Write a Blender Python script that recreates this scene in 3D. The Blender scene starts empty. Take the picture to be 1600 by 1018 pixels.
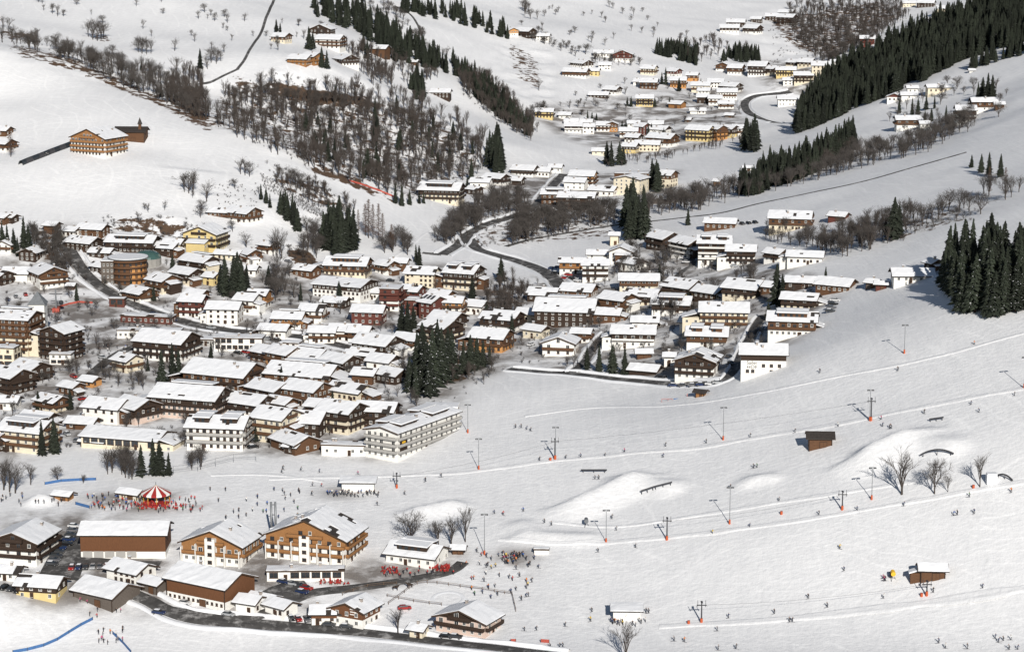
import bpy, bmesh, math, random
import numpy as np
from mathutils import Vector, Matrix, noise as mnoise
R = math.radians
random.seed(7); RNG = np.random.default_rng(7)
SC = bpy.context.scene
COL = SC.collection

# ---------------------------------------------------------------- camera
F = 3600.0                       # focal length in photograph pixels (1600 wide)
PITCH = R(11.1); CAMZ = 228.0
cam = bpy.data.objects.new('camera', bpy.data.cameras.new('camera'))
COL.objects.link(cam)
cam.location = (0, 0, CAMZ); cam.rotation_euler = (R(90) - PITCH, 0, 0)
cam.data.sensor_width = 36; cam.data.lens = F / 1600 * 36
cam.data.clip_start = 5; cam.data.clip_end = 9000
SC.camera = cam

# ---------------------------------------------------------------- sky and sun
SUN_EL = R(25.5); SUN_AZ = R(10)   # the sun stands behind the camera, AZ to its right
world = bpy.data.worlds.new('World'); SC.world = world; world.use_nodes = True
nt = world.node_tree; nt.nodes.clear()
sky = nt.nodes.new('ShaderNodeTexSky'); sky.sky_type = 'NISHITA'; sky.sun_disc = False
sky.sun_elevation = SUN_EL
sky.altitude = 1000; sky.air_density = 1.0; sky.dust_density = 0.6
bg = nt.nodes.new('ShaderNodeBackground'); bg.inputs[1].default_value = 0.05
wo = nt.nodes.new('ShaderNodeOutputWorld')
nt.links.new(sky.outputs[0], bg.inputs[0]); nt.links.new(bg.outputs[0], wo.inputs[0])
sun = bpy.data.objects.new('sun', bpy.data.lights.new('sun', 'SUN')); COL.objects.link(sun)
sun.data.energy = 5.0; sun.data.angle = R(0.53); sun.data.color = (1.0, 0.955, 0.89)
SUNV = Vector((math.sin(SUN_AZ) * math.cos(SUN_EL), -math.cos(SUN_AZ) * math.cos(SUN_EL), math.sin(SUN_EL)))
sun.rotation_euler = SUNV.to_track_quat('Z', 'Y').to_euler()
sky.sun_rotation = math.atan2(SUNV.x, SUNV.y)
SC.view_settings.view_transform = 'Standard'; SC.view_settings.look = 'None'
SC.view_settings.exposure = -0.02; SC.view_settings.gamma = 1.0
SC.view_settings.use_curve_mapping = False
SC.cycles.max_bounces = 4; SC.cycles.diffuse_bounces = 2; SC.cycles.transparent_max_bounces = 6
SC.cycles.caustics_reflective = False; SC.cycles.caustics_refractive = False
# ---------------------------------------------------------------- terrain
# surveyed points: picture column, picture row, scale there in pixels per metre (distance = F / scale)
SURVEY = [
(-150,1100,5.5),(400,1100,5.6),(900,1100,5.75),(1400,1100,5.9),(1750,1100,6.0),
(0,1018,5.1),(400,1018,5.15),(800,1018,5.25),(1200,1018,5.35),(1600,1018,5.5),
(0,930,4.95),(400,930,4.95),(800,930,4.95),(1200,930,5.1),(1600,900,5.25),
(0,860,4.7),(250,860,4.7),(600,850,4.7),(900,850,4.75),(1250,830,4.9),(1600,750,4.95),
(0,780,4.4),(300,780,4.45),(600,780,4.45),(900,770,4.5),(1250,720,4.6),(1600,660,4.75),
(0,700,4.1),(300,700,4.15),(700,700,4.2),(1000,700,4.35),(1300,640,4.4),(1600,570,4.5),
(0,620,3.8),(300,620,3.8),(550,620,3.85),(800,610,3.9),(1050,610,4.0),(1250,560,4.1),(1450,500,4.15),(1600,480,4.25),
(0,550,3.55),(300,540,3.5),(500,560,3.6),(700,540,3.55),(900,540,3.6),(1100,540,3.75),(1300,480,3.75),(1450,430,3.75),
(0,450,3.2),(300,460,3.2),(450,470,3.25),(600,480,3.25),(750,470,3.2),(900,460,3.2),(1050,460,3.3),(1200,430,3.4),(1350,400,3.45),(1500,340,3.4),(1600,320,3.5),
(0,380,3.05),(150,375,3.03),(300,385,3.03),(400,380,3.0),(550,400,2.97),(700,410,2.95),(850,410,2.95),(1000,390,2.98),(1150,370,3.0),(1300,340,3.05),(1450,295,3.05),(1600,250,3.05),
(0,300,2.87),(150,300,2.87),(300,310,2.87),(400,320,2.87),(480,330,2.85),(560,350,2.8),(640,360,2.78),
(0,230,2.70),(150,230,2.72),(300,240,2.72),(400,260,2.74),(500,300,2.75),(600,330,2.72),
(0,150,2.53),(150,160,2.56),(300,190,2.6),(400,215,2.63),(500,255,2.65),
(-150,60,2.38),(0,82,2.42),(100,100,2.43),(200,135,2.46),(300,172,2.52),(400,205,2.55),(500,240,2.58),(560,270,2.6),(650,315,2.65),
(750,340,2.7),(850,350,2.7),(1000,345,2.72),(1150,320,2.75),(1300,285,2.75),(1450,240,2.75),(1600,195,2.75),
(700,300,2.48),(800,300,2.45),(900,300,2.42),(1000,300,2.45),(1150,275,2.45),(1250,240,2.4),(1400,210,2.4),(1500,190,2.45),(1600,150,2.45),
(1200,215,2.1),(1300,195,2.15),(1400,150,2.15),(1470,145,2.2),(1600,95,2.2),
(1250,190,1.98),(1350,150,1.98),(1450,105,2.0),(1550,70,2.02),(1650,40,2.05),
(1260,150,1.82),(1300,110,1.8),(1370,60,1.75),(1430,30,1.72),(1500,5,1.7),(1600,-40,1.7),(1700,-60,1.75),
(0,60,2.2),(100,75,2.2),(200,100,2.2),(300,140,2.22),(400,175,2.25),(500,210,2.28),(600,250,2.33),(700,265,2.35),(750,262,2.3),
(0,0,1.98),(150,20,1.98),(300,50,2.0),(420,80,2.08),(500,100,2.12),(600,150,2.12),(700,200,2.15),(800,230,2.2),(900,250,2.2),(1000,250,2.2),(1100,235,2.15),
(-150,-10,2.0),(200,-30,1.85),(400,0,1.82),(500,40,1.92),(620,100,1.95),(720,170,2.0),(800,195,2.02),(880,215,2.05),(1000,215,2.05),(1120,205,2.03),(1170,190,1.98),
(600,20,1.72),(700,60,1.75),(780,120,1.83),(850,160,1.9),(950,185,1.93),(1050,180,1.92),(1150,170,1.9),(1200,150,1.82),
(600,-40,1.55),(720,0,1.55),(800,40,1.62),(850,90,1.72),(950,130,1.8),(1050,150,1.84),(1150,135,1.78),
(850,20,1.5),(950,60,1.62),(1000,95,1.7),(1100,105,1.7),(1200,105,1.67),(1290,105,1.64),
(850,-60,1.3),(950,0,1.42),(1050,50,1.53),(1120,75,1.58),(1200,70,1.54),(1270,80,1.55),
(1050,0,1.36),(1150,30,1.42),(1230,35,1.42),(1320,30,1.4),(1380,15,1.38),
(1100,-50,1.15),(1250,-40,1.2),(1400,-20,1.28),(1480,-5,1.32),(1000,-90,1.05),(800,-110,1.15),(500,-110,1.4),(200,-90,1.65),(-150,-70,1.75),(1300,-90,1.0),(1600,-120,1.15),
]
CP, SP = math.cos(PITCH), math.sin(PITCH)
def px_dir(x, y):
    x = np.asarray(x, float); y = np.asarray(y, float)
    cx = (x - 800) / F; cy = (509 - y) / F
    return cx, CP + cy * SP, -SP + cy * CP          # per metre of depth
_s = np.array(SURVEY, float)
_dx, _dy, _dz = px_dir(_s[:, 0], _s[:, 1]); _dep = F / _s[:, 2]
PX, PY, PZ = _dx * _dep, _dy * _dep, CAMZ + _dz * _dep
def _phi(r2): return 0.5 * r2 * np.log(np.maximum(r2, 1e-12))
def _fit(px, py, pz, lam):
    u, v = px / 1000, py / 1000; n = len(u)
    K = _phi((u[:, None] - u[None]) ** 2 + (v[:, None] - v[None]) ** 2) + lam * np.eye(n)
    P = np.stack([np.ones(n), u, v], 1)
    A = np.block([[K, P], [P.T, np.zeros((3, 3))]])
    return np.linalg.solve(A, np.concatenate([pz, np.zeros(3)]))
_W = _fit(PX, PY, PZ, 2e-4)
def tps(x, y):
    u, v = x / 1000, y / 1000; n = len(PX); out = np.full(u.shape, _W[n]) + _W[n + 1] * u + _W[n + 2] * v
    for i in range(n):
        out += _W[i] * _phi((u - PX[i] / 1000) ** 2 + (v - PY[i] / 1000) ** 2)
    return out
def _axis(segs):
    out = []
    for a, b, st in segs: out += list(np.arange(a, b, st))
    return np.array(out + [segs[-1][1]], float)
GX = _axis([(-1500, -600, 45), (-600, -270, 6), (-270, 300, 2.4), (300, 640, 6), (640, 1800, 45)])
GY = _axis([(300, 560, 20), (560, 640, 4), (640, 1120, 2.2), (1120, 1700, 3.6), (1700, 2800, 8), (2800, 5200, 80)])
MX, MY = np.meshgrid(GX, GY)
ccx = np.clip(MX, -(120 + 0.27 * MY), 120 + 0.27 * MY); ccy = np.clip(MY, 560, 3100)
GZ = tps(ccx, ccy)
GZ += 0.25 * np.maximum(MY - 3100, 0) + 0.12 * np.abs(MX - ccx)
def noise2(x, y, sc, seed=0):
    """smooth value noise on arrays"""
    x = x / sc + 57.3 * seed; y = y / sc - 31.7 * seed
    xi = np.floor(x).astype(np.int64); yi = np.floor(y).astype(np.int64); fx = x - xi; fy = y - yi
    fx = fx * fx * (3 - 2 * fx); fy = fy * fy * (3 - 2 * fy)
    def h(a, b):
        n = (a * 374761393 + b * 668265263 + seed * 1442695) & 0x7fffffff
        n = ((n ^ (n >> 13)) * 1274126177) & 0x7fffffff
        return ((n ^ (n >> 16)) & 0xffff) / 65535.0
    return (h(xi, yi) * (1 - fx) + h(xi + 1, yi) * fx) * (1 - fy) + (h(xi, yi + 1) * (1 - fx) + h(xi + 1, yi + 1) * fx) * fy
class Ground:
    def __init__(s): s.z = GZ
    def h(s, x, y):
        x = np.atleast_1d(np.asarray(x, float)); y = np.atleast_1d(np.asarray(y, float))
        i = np.clip(np.searchsorted(GX, x) - 1, 0, len(GX) - 2); j = np.clip(np.searchsorted(GY, y) - 1, 0, len(GY) - 2)
        fx = (x - GX[i]) / (GX[i + 1] - GX[i]); fy = (y - GY[j]) / (GY[j + 1] - GY[j])
        z = s.z
        return (z[j, i] * (1 - fx) + z[j, i + 1] * fx) * (1 - fy) + (z[j + 1, i] * (1 - fx) + z[j + 1, i + 1] * fx) * fy
    def hit(s, px, py, t0=540.0, t1=4200.0, st=3.0):
        """where the sight line through a picture point meets the ground -> x, y, z, depth"""
        dx, dy, dz = px_dir(np.atleast_1d(px), np.atleast_1d(py)); n = len(dx)
        lo = np.full(n, t0); hi = np.full(n, np.nan); act = np.arange(n); t = t0
        while len(act) and t < t1:
            t += st if t < 1500 else 2 * st
            z = CAMZ + dz[act] * t; g = s.h(dx[act] * t, dy[act] * t)
            b = z <= g; hi[act[b]] = t; lo[act[~b]] = t; act = act[~b]
        hi[np.isnan(hi)] = t1
        for _ in range(14):
            m = (lo + hi) / 2; b = CAMZ + dz * m <= s.h(dx * m, dy * m)
            hi = np.where(b, m, hi); lo = np.where(b, lo, m)
        x, y = dx * hi, dy * hi
        return x, y, s.h(x, y), hi
G = Ground()
# ---------------------------------------------------------------- helpers
MAT = {}
def mat(name, col, rough=0.8, var=0.12, scale=1.5, bump=0.0, objcol=False, emit=None, metal=0.0, spec=0.3, stripes=None):
    m = bpy.data.materials.new(name); m.use_nodes = True; n = m.node_tree.nodes; l = m.node_tree.links
    b = n['Principled BSDF']; b.inputs['Roughness'].default_value = rough; b.inputs['Metallic'].default_value = metal
    b.inputs['Specular IOR Level'].default_value = spec
    tc = n.new('ShaderNodeTexCoord')
    src = None
    if objcol:
        oi = n.new('ShaderNodeObjectInfo'); src = oi.outputs['Color']
    else:
        rgb = n.new('ShaderNodeRGB'); rgb.outputs[0].default_value = (*col, 1); src = rgb.outputs[0]
    if var:
        nz = n.new('ShaderNodeTexNoise'); nz.inputs['Scale'].default_value = scale; nz.inputs['Detail'].default_value = 5
        if stripes:
            mp = n.new('ShaderNodeMapping'); mp.inputs['Scale'].default_value = stripes
            l.new(tc.outputs['Object'], mp.inputs[0]); l.new(mp.outputs[0], nz.inputs['Vector'])
        else: l.new(tc.outputs['Object'], nz.inputs['Vector'])
        mr = n.new('ShaderNodeMapRange'); mr.inputs[1].default_value = .3; mr.inputs[2].default_value = .7
        mr.inputs[3].default_value = 1 - var; mr.inputs[4].default_value = 1 + var * .6; l.new(nz.outputs[0], mr.inputs[0])
        mx = n.new('ShaderNodeMix'); mx.data_type = 'RGBA'; mx.blend_type = 'MULTIPLY'; mx.inputs[0].default_value = 1
        l.new(src, mx.inputs[6]); l.new(mr.outputs[0], mx.inputs[7]); src = mx.outputs[2]
        if bump:
            bp = n.new('ShaderNodeBump'); bp.inputs['Strength'].default_value = bump; bp.inputs['Distance'].default_value = .1
            l.new(nz.outputs[0], bp.inputs['Height']); l.new(bp.outputs[0], b.inputs['Normal'])
    l.new(src, b.inputs['Base Color'])
    if emit:
        b.inputs['Emission Color'].default_value = (*emit[0], 1); b.inputs['Emission Strength'].default_value = emit[1]
    MAT[name] = m
    return m
SNOWC = (.80, .81, .83)
mat('snow', SNOWC, .75, .05, .6, .25)
mat('timber_dark', (.042, .026, .018), .85, .35, 3, stripes=(.4, .4, 5))
mat('timber_brown', (.11, .055, .028), .85, .3, 3, stripes=(.4, .4, 5))
mat('timber_orange', (.30, .145, .055), .8, .28, 3, stripes=(.4, .4, 5))
mat('timber_grey', (.12, .10, .085), .9, .3, 3, stripes=(.4, .4, 5))
mat('timber_red', (.115, .038, .028), .85, .25, 3, stripes=(.4, .4, 5))
mat('board_brown', (.135, .058, .026), .85, .22, 4, stripes=(3, 3, .3))
mat('plaster_white', (.78, .765, .72), .9, .07, .7)
mat('plaster_cream', (.68, .61, .47), .9, .08, .7)
mat('plaster_yellow', (.62, .49, .23), .9, .08, .7)
mat('plaster_pink', (.60, .47, .40), .9, .08, .7)
mat('plaster_orange', (.50, .25, .09), .9, .1, .7)
mat('plaster_grey', (.36, .35, .33), .9, .1, .7)
mat('plaster_grn', (.3, .06, .045), .9, .1, .7)
mat('concrete', (.30, .29, .27), .9, .15, .5)
mat('roof_dark', (.045, .038, .034), .8, .3, 1.5)
mat('roof_metal', (.16, .17, .18), .5, .2, 1)
mat('fascia', (.06, .038, .025), .8, .2, 3)
mat('glass_dark', (.03, .035, .04), .12, 0, spec=.6)
mat('glass_green', (.05, .10, .09), .15, 0, spec=.6)
mat('frame_white', (.70, .68, .64), .7, 0)
mat('frame_brown', (.10, .05, .025), .7, 0)
mat('chimney', (.34, .30, .27), .9, .2, 3)
mat('metal_grey', (.22, .23, .24), .5, .15, 2, metal=.4)
mat('metal_dark', (.05, .05, .055), .55, .1, 2)
mat('pad_orange', (.48, .10, .035), .7, .1, 2)
mat('net_red', (.42, .085, .06), .8, .15, 2)
mat('net_blue', (.05, .13, .30), .7, .2, 2)
mat('asphalt', (.075, .072, .07), .85, .35, .35)
def slush(m):
    n = m.node_tree.nodes; l = m.node_tree.links; b = n['Principled BSDF']; base = b.inputs['Base Color'].links[0].from_socket
    ge = n.new('ShaderNodeNewGeometry'); nz = n.new('ShaderNodeTexNoise'); nz.inputs['Scale'].default_value = .22; nz.inputs['Detail'].default_value = 7; nz.inputs['Roughness'].default_value = .68; l.new(ge.outputs['Position'], nz.inputs['Vector'])
    mr = n.new('ShaderNodeMapRange'); mr.inputs[1].default_value = .52; mr.inputs[2].default_value = .68; mr.inputs[4].default_value = .8; l.new(nz.outputs[0], mr.inputs[0])
    mx = n.new('ShaderNodeMix'); mx.data_type = 'RGBA'; l.new(mr.outputs[0], mx.inputs[0]); l.new(base, mx.inputs[6]); mx.inputs[7].default_value = (.42, .41, .40, 1); l.new(mx.outputs[2], b.inputs['Base Color'])
slush(MAT['asphalt'])
mat('paint_white', (.75, .75, .73), .8, .1, 3)
mat('car_paint', (.1, .1, .1), .28, 0, objcol=True, spec=.6)
mat('rubber', (.02, .02, .02), .9, 0)
mat('cloth', (.1, .1, .1), .9, 0, objcol=True)
mat('trousers', (.03, .032, .04), .9, .1, 4)
mat('skin', (.45, .27, .19), .7, 0)
mat('ski', (.12, .12, .14), .4, .2, 4)
mat('red_cloth', (.33, .03, .026), .85, .12, 3)
mat('yellow_paint', (.75, .45, .04), .6, .1, 2)
mat('horse', (.03, .018, .012), .6, .2, 2)
mat('wood_post', (.16, .11, .075), .9, .25, 4)
mat('bark_bare', (.066, .055, .048), .95, .3, 2)
mat('twig_bare', (.078, .069, .063), .95, .25, 1)
mat('twig_brown', (.070, .058, .051), .95, .25, 1)
mat('bark_spruce', (.085, .055, .04), .95, .3, 2)
mat('larch_twig', (.11, .066, .046), .95, .25, 1)
def needle_mat(name, col, snow):
    m = mat(name, col, .9, .4, .9); n = m.node_tree.nodes; l = m.node_tree.links; b = n['Principled BSDF']
    base = b.inputs['Base Color'].links[0].from_socket
    oi = n.new('ShaderNodeObjectInfo'); vr = n.new('ShaderNodeMapRange'); vr.inputs[3].default_value = .6; vr.inputs[4].default_value = 1.55; l.new(oi.outputs['Random'], vr.inputs[0])
    vm = n.new('ShaderNodeMix'); vm.data_type = 'RGBA'; vm.blend_type = 'MULTIPLY'; vm.inputs[0].default_value = 1; l.new(base, vm.inputs[6]); l.new(vr.outputs[0], vm.inputs[7]); base = vm.outputs[2]
    ge = n.new('ShaderNodeNewGeometry'); sx = n.new('ShaderNodeSeparateXYZ'); l.new(ge.outputs['True Normal'], sx.inputs[0])
    ab = n.new('ShaderNodeMath'); ab.operation = 'ABSOLUTE'; l.new(sx.outputs[2], ab.inputs[0])
    nz = n.new('ShaderNodeTexNoise'); nz.inputs['Scale'].default_value = 1.1; nz.inputs['Detail'].default_value = 3
    tc = n.new('ShaderNodeTexCoord'); l.new(tc.outputs['Object'], nz.inputs['Vector'])
    mu = n.new('ShaderNodeMath'); mu.operation = 'MULTIPLY'; l.new(ab.outputs[0], mu.inputs[0]); l.new(nz.outputs[0], mu.inputs[1])
    th = n.new('ShaderNodeMapRange'); th.inputs[1].default_value = snow; th.inputs[2].default_value = snow + .05; l.new(mu.outputs[0], th.inputs[0])
    mx = n.new('ShaderNodeMix'); mx.data_type = 'RGBA'; l.new(th.outputs[0], mx.inputs[0]); l.new(base, mx.inputs[6]); mx.inputs[7].default_value = (*SNOWC, 1)
    l.new(mx.outputs[2], b.inputs['Base Color'])
needle_mat('needles', (.022, .027, .018), .60)
needle_mat('needles_snowy', (.022, .028, .018), .535)

class MB:
    """collects polygons into ONE mesh"""
    def __init__(s): s.v = []; s.f = []; s.m = []; s.mats = []
    def mi(s, m):
        if m not in s.mats: s.mats.append(m)
        return s.mats.index(m)
    def face(s, pts, m):
        k = len(s.v); s.v += [tuple(p) for p in pts]; s.f.append(tuple(range(k, k + len(pts)))); s.m.append(s.mi(m))
    def hexa(s, p, m):                       # p: 4 bottom then 4 top, both anticlockwise from above
        k = len(s.v); s.v += [tuple(q) for q in p]; i = s.mi(m)
        for q in ((3, 2, 1, 0), (4, 5, 6, 7), (0, 1, 5, 4), (1, 2, 6, 5), (2, 3, 7, 6), (3, 0, 4, 7)):
            s.f.append(tuple(k + j for j in q)); s.m.append(i)
    def box(s, x0, y0, z0, x1, y1, z1, m):
        s.hexa([(x0, y0, z0), (x1, y0, z0), (x1, y1, z0), (x0, y1, z0), (x0, y0, z1), (x1, y0, z1), (x1, y1, z1), (x0, y1, z1)], m)
    def tube(s, a, b, r0, r1, m, n=6, cap=True):
        a = Vector(a); b = Vector(b); d = (b - a)
        if d.length < 1e-6: return
        q = d.to_track_quat('Z', 'Y'); k = len(s.v); i = s.mi(m)
        for c, r in ((a, r0), (b, r1)):
            for j in range(n):
                t = 2 * math.pi * j / n; s.v.append(tuple(c + q @ Vector((r * math.cos(t), r * math.sin(t), 0))))
        for j in range(n):
            s.f.append((k + j, k + (j + 1) % n, k + n + (j + 1) % n, k + n + j)); s.m.append(i)
        if cap:
            s.f.append(tuple(k + n + j for j in range(n))); s.m.append(i)
            s.f.append(tuple(k + n - 1 - j for j in range(n))); s.m.append(i)
    def spike(s, a, b, r, m, n=3):
        a = Vector(a); b = Vector(b); q = (b - a).to_track_quat('Z', 'Y'); k = len(s.v); i = s.mi(m)
        for j in range(n):
            t = 2 * math.pi * j / n; s.v.append(tuple(a + q @ Vector((r * math.cos(t), r * math.sin(t), 0))))
        s.v.append(tuple(b))
        for j in range(n): s.f.append((k + j, k + (j + 1) % n, k + n)); s.m.append(i)
    def mesh(s, name, smooth=False):
        me = bpy.data.meshes.new(name); me.from_pydata(s.v, [], s.f)
        for m in s.mats: me.materials.append(MAT[m])
        me.polygons.foreach_set('material_index', s.m)
        if smooth: me.polygons.foreach_set('use_smooth', [True] * len(s.f))
        me.update(); return me
    def build(s, name, parent=None, smooth=False, loc=None):
        return link(name, s.mesh(name, smooth), parent, loc)
def link(name, data, parent=None, loc=None, rz=None, sc=None):
    o = bpy.data.objects.new(name, data); COL.objects.link(o)
    if parent is not None: o.parent = parent
    if loc is not None: o.location = loc
    if rz is not None: o.rotation_euler = (0, 0, rz)
    if sc is not None: o.scale = (sc, sc, sc) if not isinstance(sc, (tuple, list)) else sc
    return o
def tag(o, label=None, cat=None, group=None, kind=None):
    if label: o['label'] = label
    if cat: o['category'] = cat
    if group: o['group'] = group
    if kind: o['kind'] = kind
    return o
def at(px, py):
    x, y, z, d = G.hit([px], [py]); return float(x[0]), float(y[0]), float(z[0]), F / float(d[0])
def pip(poly, x, y):
    poly = np.array(poly, float); inside = np.zeros(len(x), bool); j = len(poly) - 1
    for i in range(len(poly)):
        xi, yi = poly[i]; xj, yj = poly[j]
        c = ((yi > y) != (yj > y)) & (x < (xj - xi) * (y - yi) / (yj - yi + 1e-9) + xi); inside ^= c; j = i
    return inside
def scatter(poly, n):
    poly = np.array(poly, float); a = poly.min(0); b = poly.max(0); ox, oy = [], []
    while len(ox) < n:
        x = RNG.uniform(a[0], b[0] + .01, 4 * n); y = RNG.uniform(a[1], b[1] + .01, 4 * n); k = pip(poly, x, y); ox += list(x[k]); oy += list(y[k])
        if len(poly) < 3: break
    return np.array(ox[:n]), np.array(oy[:n])
# ---------------------------------------------------------------- snow park mounds, then the ground sheet
def poly_pts(pts, step=3.0):
    """picture polyline -> smooth ground polyline"""
    x, y, z, d = G.hit([p[0] for p in pts], [p[1] for p in pts]); P = np.stack([x, y], 1)
    t = np.concatenate([[0], np.cumsum(np.hypot(*np.diff(P, axis=0).T))])
    n = max(2, int(t[-1] / step)); tt = np.linspace(0, t[-1], n)
    # Catmull-Rom through the points
    out = []
    for u in tt:
        i = min(max(np.searchsorted(t, u) - 1, 0), len(P) - 2); f = (u - t[i]) / (t[i + 1] - t[i] + 1e-9)
        p0, p1, p2, p3 = P[max(i - 1, 0)], P[i], P[i + 1], P[min(i + 2, len(P) - 1)]
        out.append(.5 * (2 * p1 + (p2 - p0) * f + (2 * p0 - 5 * p1 + 4 * p2 - p3) * f * f + (3 * p1 - p0 - 3 * p2 + p3) * f ** 3))
    return np.array(out)
MOUNDS = [  # two crest ends in the picture, crest height, near side run, far side run (metres)
 ((905, 790), (985, 752), 3.4, 15, 7), ((1360, 712), (1410, 690), 4.0, 16, 8), ((1410, 690), (1480, 700), 2.2, 9, 9),
 ((985, 752), (1045, 762), 2.0, 8, 8), ((655, 800), (705, 790), 2.2, 9, 6), ((1170, 752), (1200, 748), 1.6, 6, 5),
 ((820, 838), (915, 842), 1.6, 7, 6), ((815, 822), (830, 836), 1.5, 6, 6), ((1425, 678), (1450, 675), 1.4, 5, 4), ((955, 752), (975, 748), 1.3, 5, 4),
 ((60, 785), (66, 785), 3.0, 6, 6), ((-40, 268), (205, 262), 2.6, 75, 40), ((205, 262), (262, 300), 2.4, 50, 30)]
_add = np.zeros_like(GZ)
for a, b, hh, near, far in MOUNDS:
    ax, ay, _, _ = at(*a); bx, by, _, _ = at(*b); L = math.hypot(bx - ax, by - ay); ux, uy = (bx - ax) / L, (by - ay) / L
    rx, ry = MX - ax, MY - ay; t = np.clip(rx * ux + ry * uy, 0, L); qx, qy = rx - t * ux, ry - t * uy
    dd = np.hypot(qx, qy); run = np.where(qy < 0, near, far)
    f_ = np.clip(1 - dd / run, 0, 1); _add = np.maximum(_add, hh * (f_ * f_ * (3 - 2 * f_) if far >= 30 else 1.15 * f_ ** 1.05))
GZ += _add
# roughness of the unpisted slopes, groomed surface on the pistes
ROUGH = [[(330,195),(400,225),(480,260),(560,290),(640,310),(760,270),(740,215),(690,190),(640,165),(560,120),(480,110),(420,110),(340,150)],
 [(0,55),(130,75),(330,120),(330,190),(200,140),(0,82)], [(780,60),(860,60),(870,160),(830,180),(760,120)], [(1190,20),(1400,0),(1420,30),(1290,105),(1200,90)],
 [(380,300),(560,300),(560,380),(480,440),(380,330)], [(160,335),(310,335),(310,375),(160,375)]]
ddx, ddy, ddz = MX, MY, GZ - CAMZ
dep = MY * CP - ddz * SP; sx_ = 800 + F * MX / dep; sy_ = 509 - F * (MY * SP + ddz * CP) / dep
rough = np.zeros_like(GZ)
for p in ROUGH: rough = np.maximum(rough, pip(p, sx_.ravel(), sy_.ravel()).reshape(GZ.shape).astype(float))
k = np.array([1, 4, 6, 4, 1]) / 16
for _ in range(6):
    rough = np.apply_along_axis(lambda m: np.convolve(m, k, 'same'), 0, rough); rough = np.apply_along_axis(lambda m: np.convolve(m, k, 'same'), 1, rough)
GZ += rough * (3.2 * (noise2(MX, MY, 19, 1) - .5) + 1.8 * (noise2(MX, MY, 8, 2) - .5))
GZ += np.clip((MY - 1130) / 150, 0, 1) * (3.4 * (noise2(MX, MY, 85, 21) - .5) + 1.6 * (noise2(MX, MY, 38, 22) - .5)) + .5 * (noise2(MX, MY, 34, 3) - .5) + .16 * (noise2(MX, MY, 9, 4) - .5)
G.z = GZ
# bare earth: places where the snow has melted or slid off
EARTH = [(.75, [(0,44),(50,48),(75,62),(40,66),(0,60)]), (.6, [(0,66),(120,90),(250,150),(340,200),(330,212),(240,165),(110,112),(0,80)]),
 (.8, [(262,150),(300,120),(330,190),(300,185)]), (.7, [(355,115),(385,118),(395,145),(370,140)]), (.9, [(140,50),(180,55),(180,70),(145,66)]),
 (.5, [(330,150),(420,120),(520,150),(640,165),(740,215),(760,270),(640,312),(540,285),(420,228),(330,195)]),
 (.85, [(430,125),(500,140),(580,150),(590,165),(500,160),(430,145)]), (.9, [(448,380),(475,385),(505,415),(512,432),(480,428),(450,405)]),
 (.62, [(165,342),(215,335),(300,340),(305,372),(240,372),(190,372)]), (.55, [(400,262),(500,285),(560,330),(520,330),(440,300)]),
 (.55, [(790,60),(845,90),(850,150),(800,120)]), (.6, [(1195,30),(1300,10),(1400,0),(1410,30),(1300,100),(1230,70)]),
 (.75, [(480,255),(560,285),(640,320),(640,328),(560,298),(480,268)]), (.8, [(720,110),(760,115),(835,200),(800,195)]),
 (.5, [(690,335),(800,300),(960,325),(960,372),(800,385),(680,385)]), (.35, [(1000,345),(1330,262),(1530,190),(1500,178),(1330,240),(1000,320)]),
 (.45, [(1270,395),(1400,378),(1530,338),(1520,322),(1290,362)]), (.55, [(740,450),(830,445),(830,500),(750,505)]), (.6, [(40,350),(110,350),(125,420),(90,430),(50,400)]),
 (.6, [(640,560),(740,550),(745,590),(650,615)]), (.6, [(1500,90),(1600,60),(1600,20),(1440,40),(1250,160),(1235,212),(1330,172)]), (.7, [(1465,430),(1500,488),(1600,485),(1600,430)])]
ddz = GZ - CAMZ; dep = MY * CP - ddz * SP; sx_ = (800 + F * MX / dep).ravel(); sy_ = (509 - F * (MY * SP + ddz * CP) / dep).ravel()
earth = np.zeros(GZ.size)
for v, p in EARTH: earth = np.maximum(earth, v * pip(p, sx_, sy_))
earth = earth.reshape(GZ.shape)
for _ in range(2):
    earth = np.apply_along_axis(lambda m: np.convolve(m, k, 'same'), 0, earth); earth = np.apply_along_axis(lambda m: np.convolve(m, k, 'same'), 1, earth)
TROD_SHADE = [[(0,395),(90,350),(330,385),(420,395),(560,420),(700,410),(800,440),(900,420),(1060,370),(1180,390),(1320,450),(1240,535),(1130,600),(800,575),(720,600),(700,660),(620,720),(400,712),(330,700),(130,690),(0,735)],  # dirty trodden snow, also carrying painted shade between the houses
 [(0,800),(130,800),(520,880),(720,860),(730,885),(600,920),(480,960),(250,960),(0,945)], [(820,170),(1160,130),(1170,210),(1000,250),(880,215)], [(1190,95),(1310,95),(1250,170),(1190,130)], [(740,280),(1060,265),(1050,305),(860,330)], [(140,770),(330,765),(330,800),(140,800)], [(500,762),(600,762),(600,778),(500,778)], [(770,860),(840,855),(840,900),(780,900)]]
trod_shade = np.zeros(GZ.size)
for p in TROD_SHADE: trod_shade = np.maximum(trod_shade, pip(p, sx_, sy_))
trod_shade = trod_shade.reshape(GZ.shape)
for _ in range(3):
    trod_shade = np.apply_along_axis(lambda m: np.convolve(m, k, 'same'), 0, trod_shade); trod_shade = np.apply_along_axis(lambda m: np.convolve(m, k, 'same'), 1, trod_shade)
vis = (MY > 560) & (MY < 3200); earth *= vis

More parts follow.
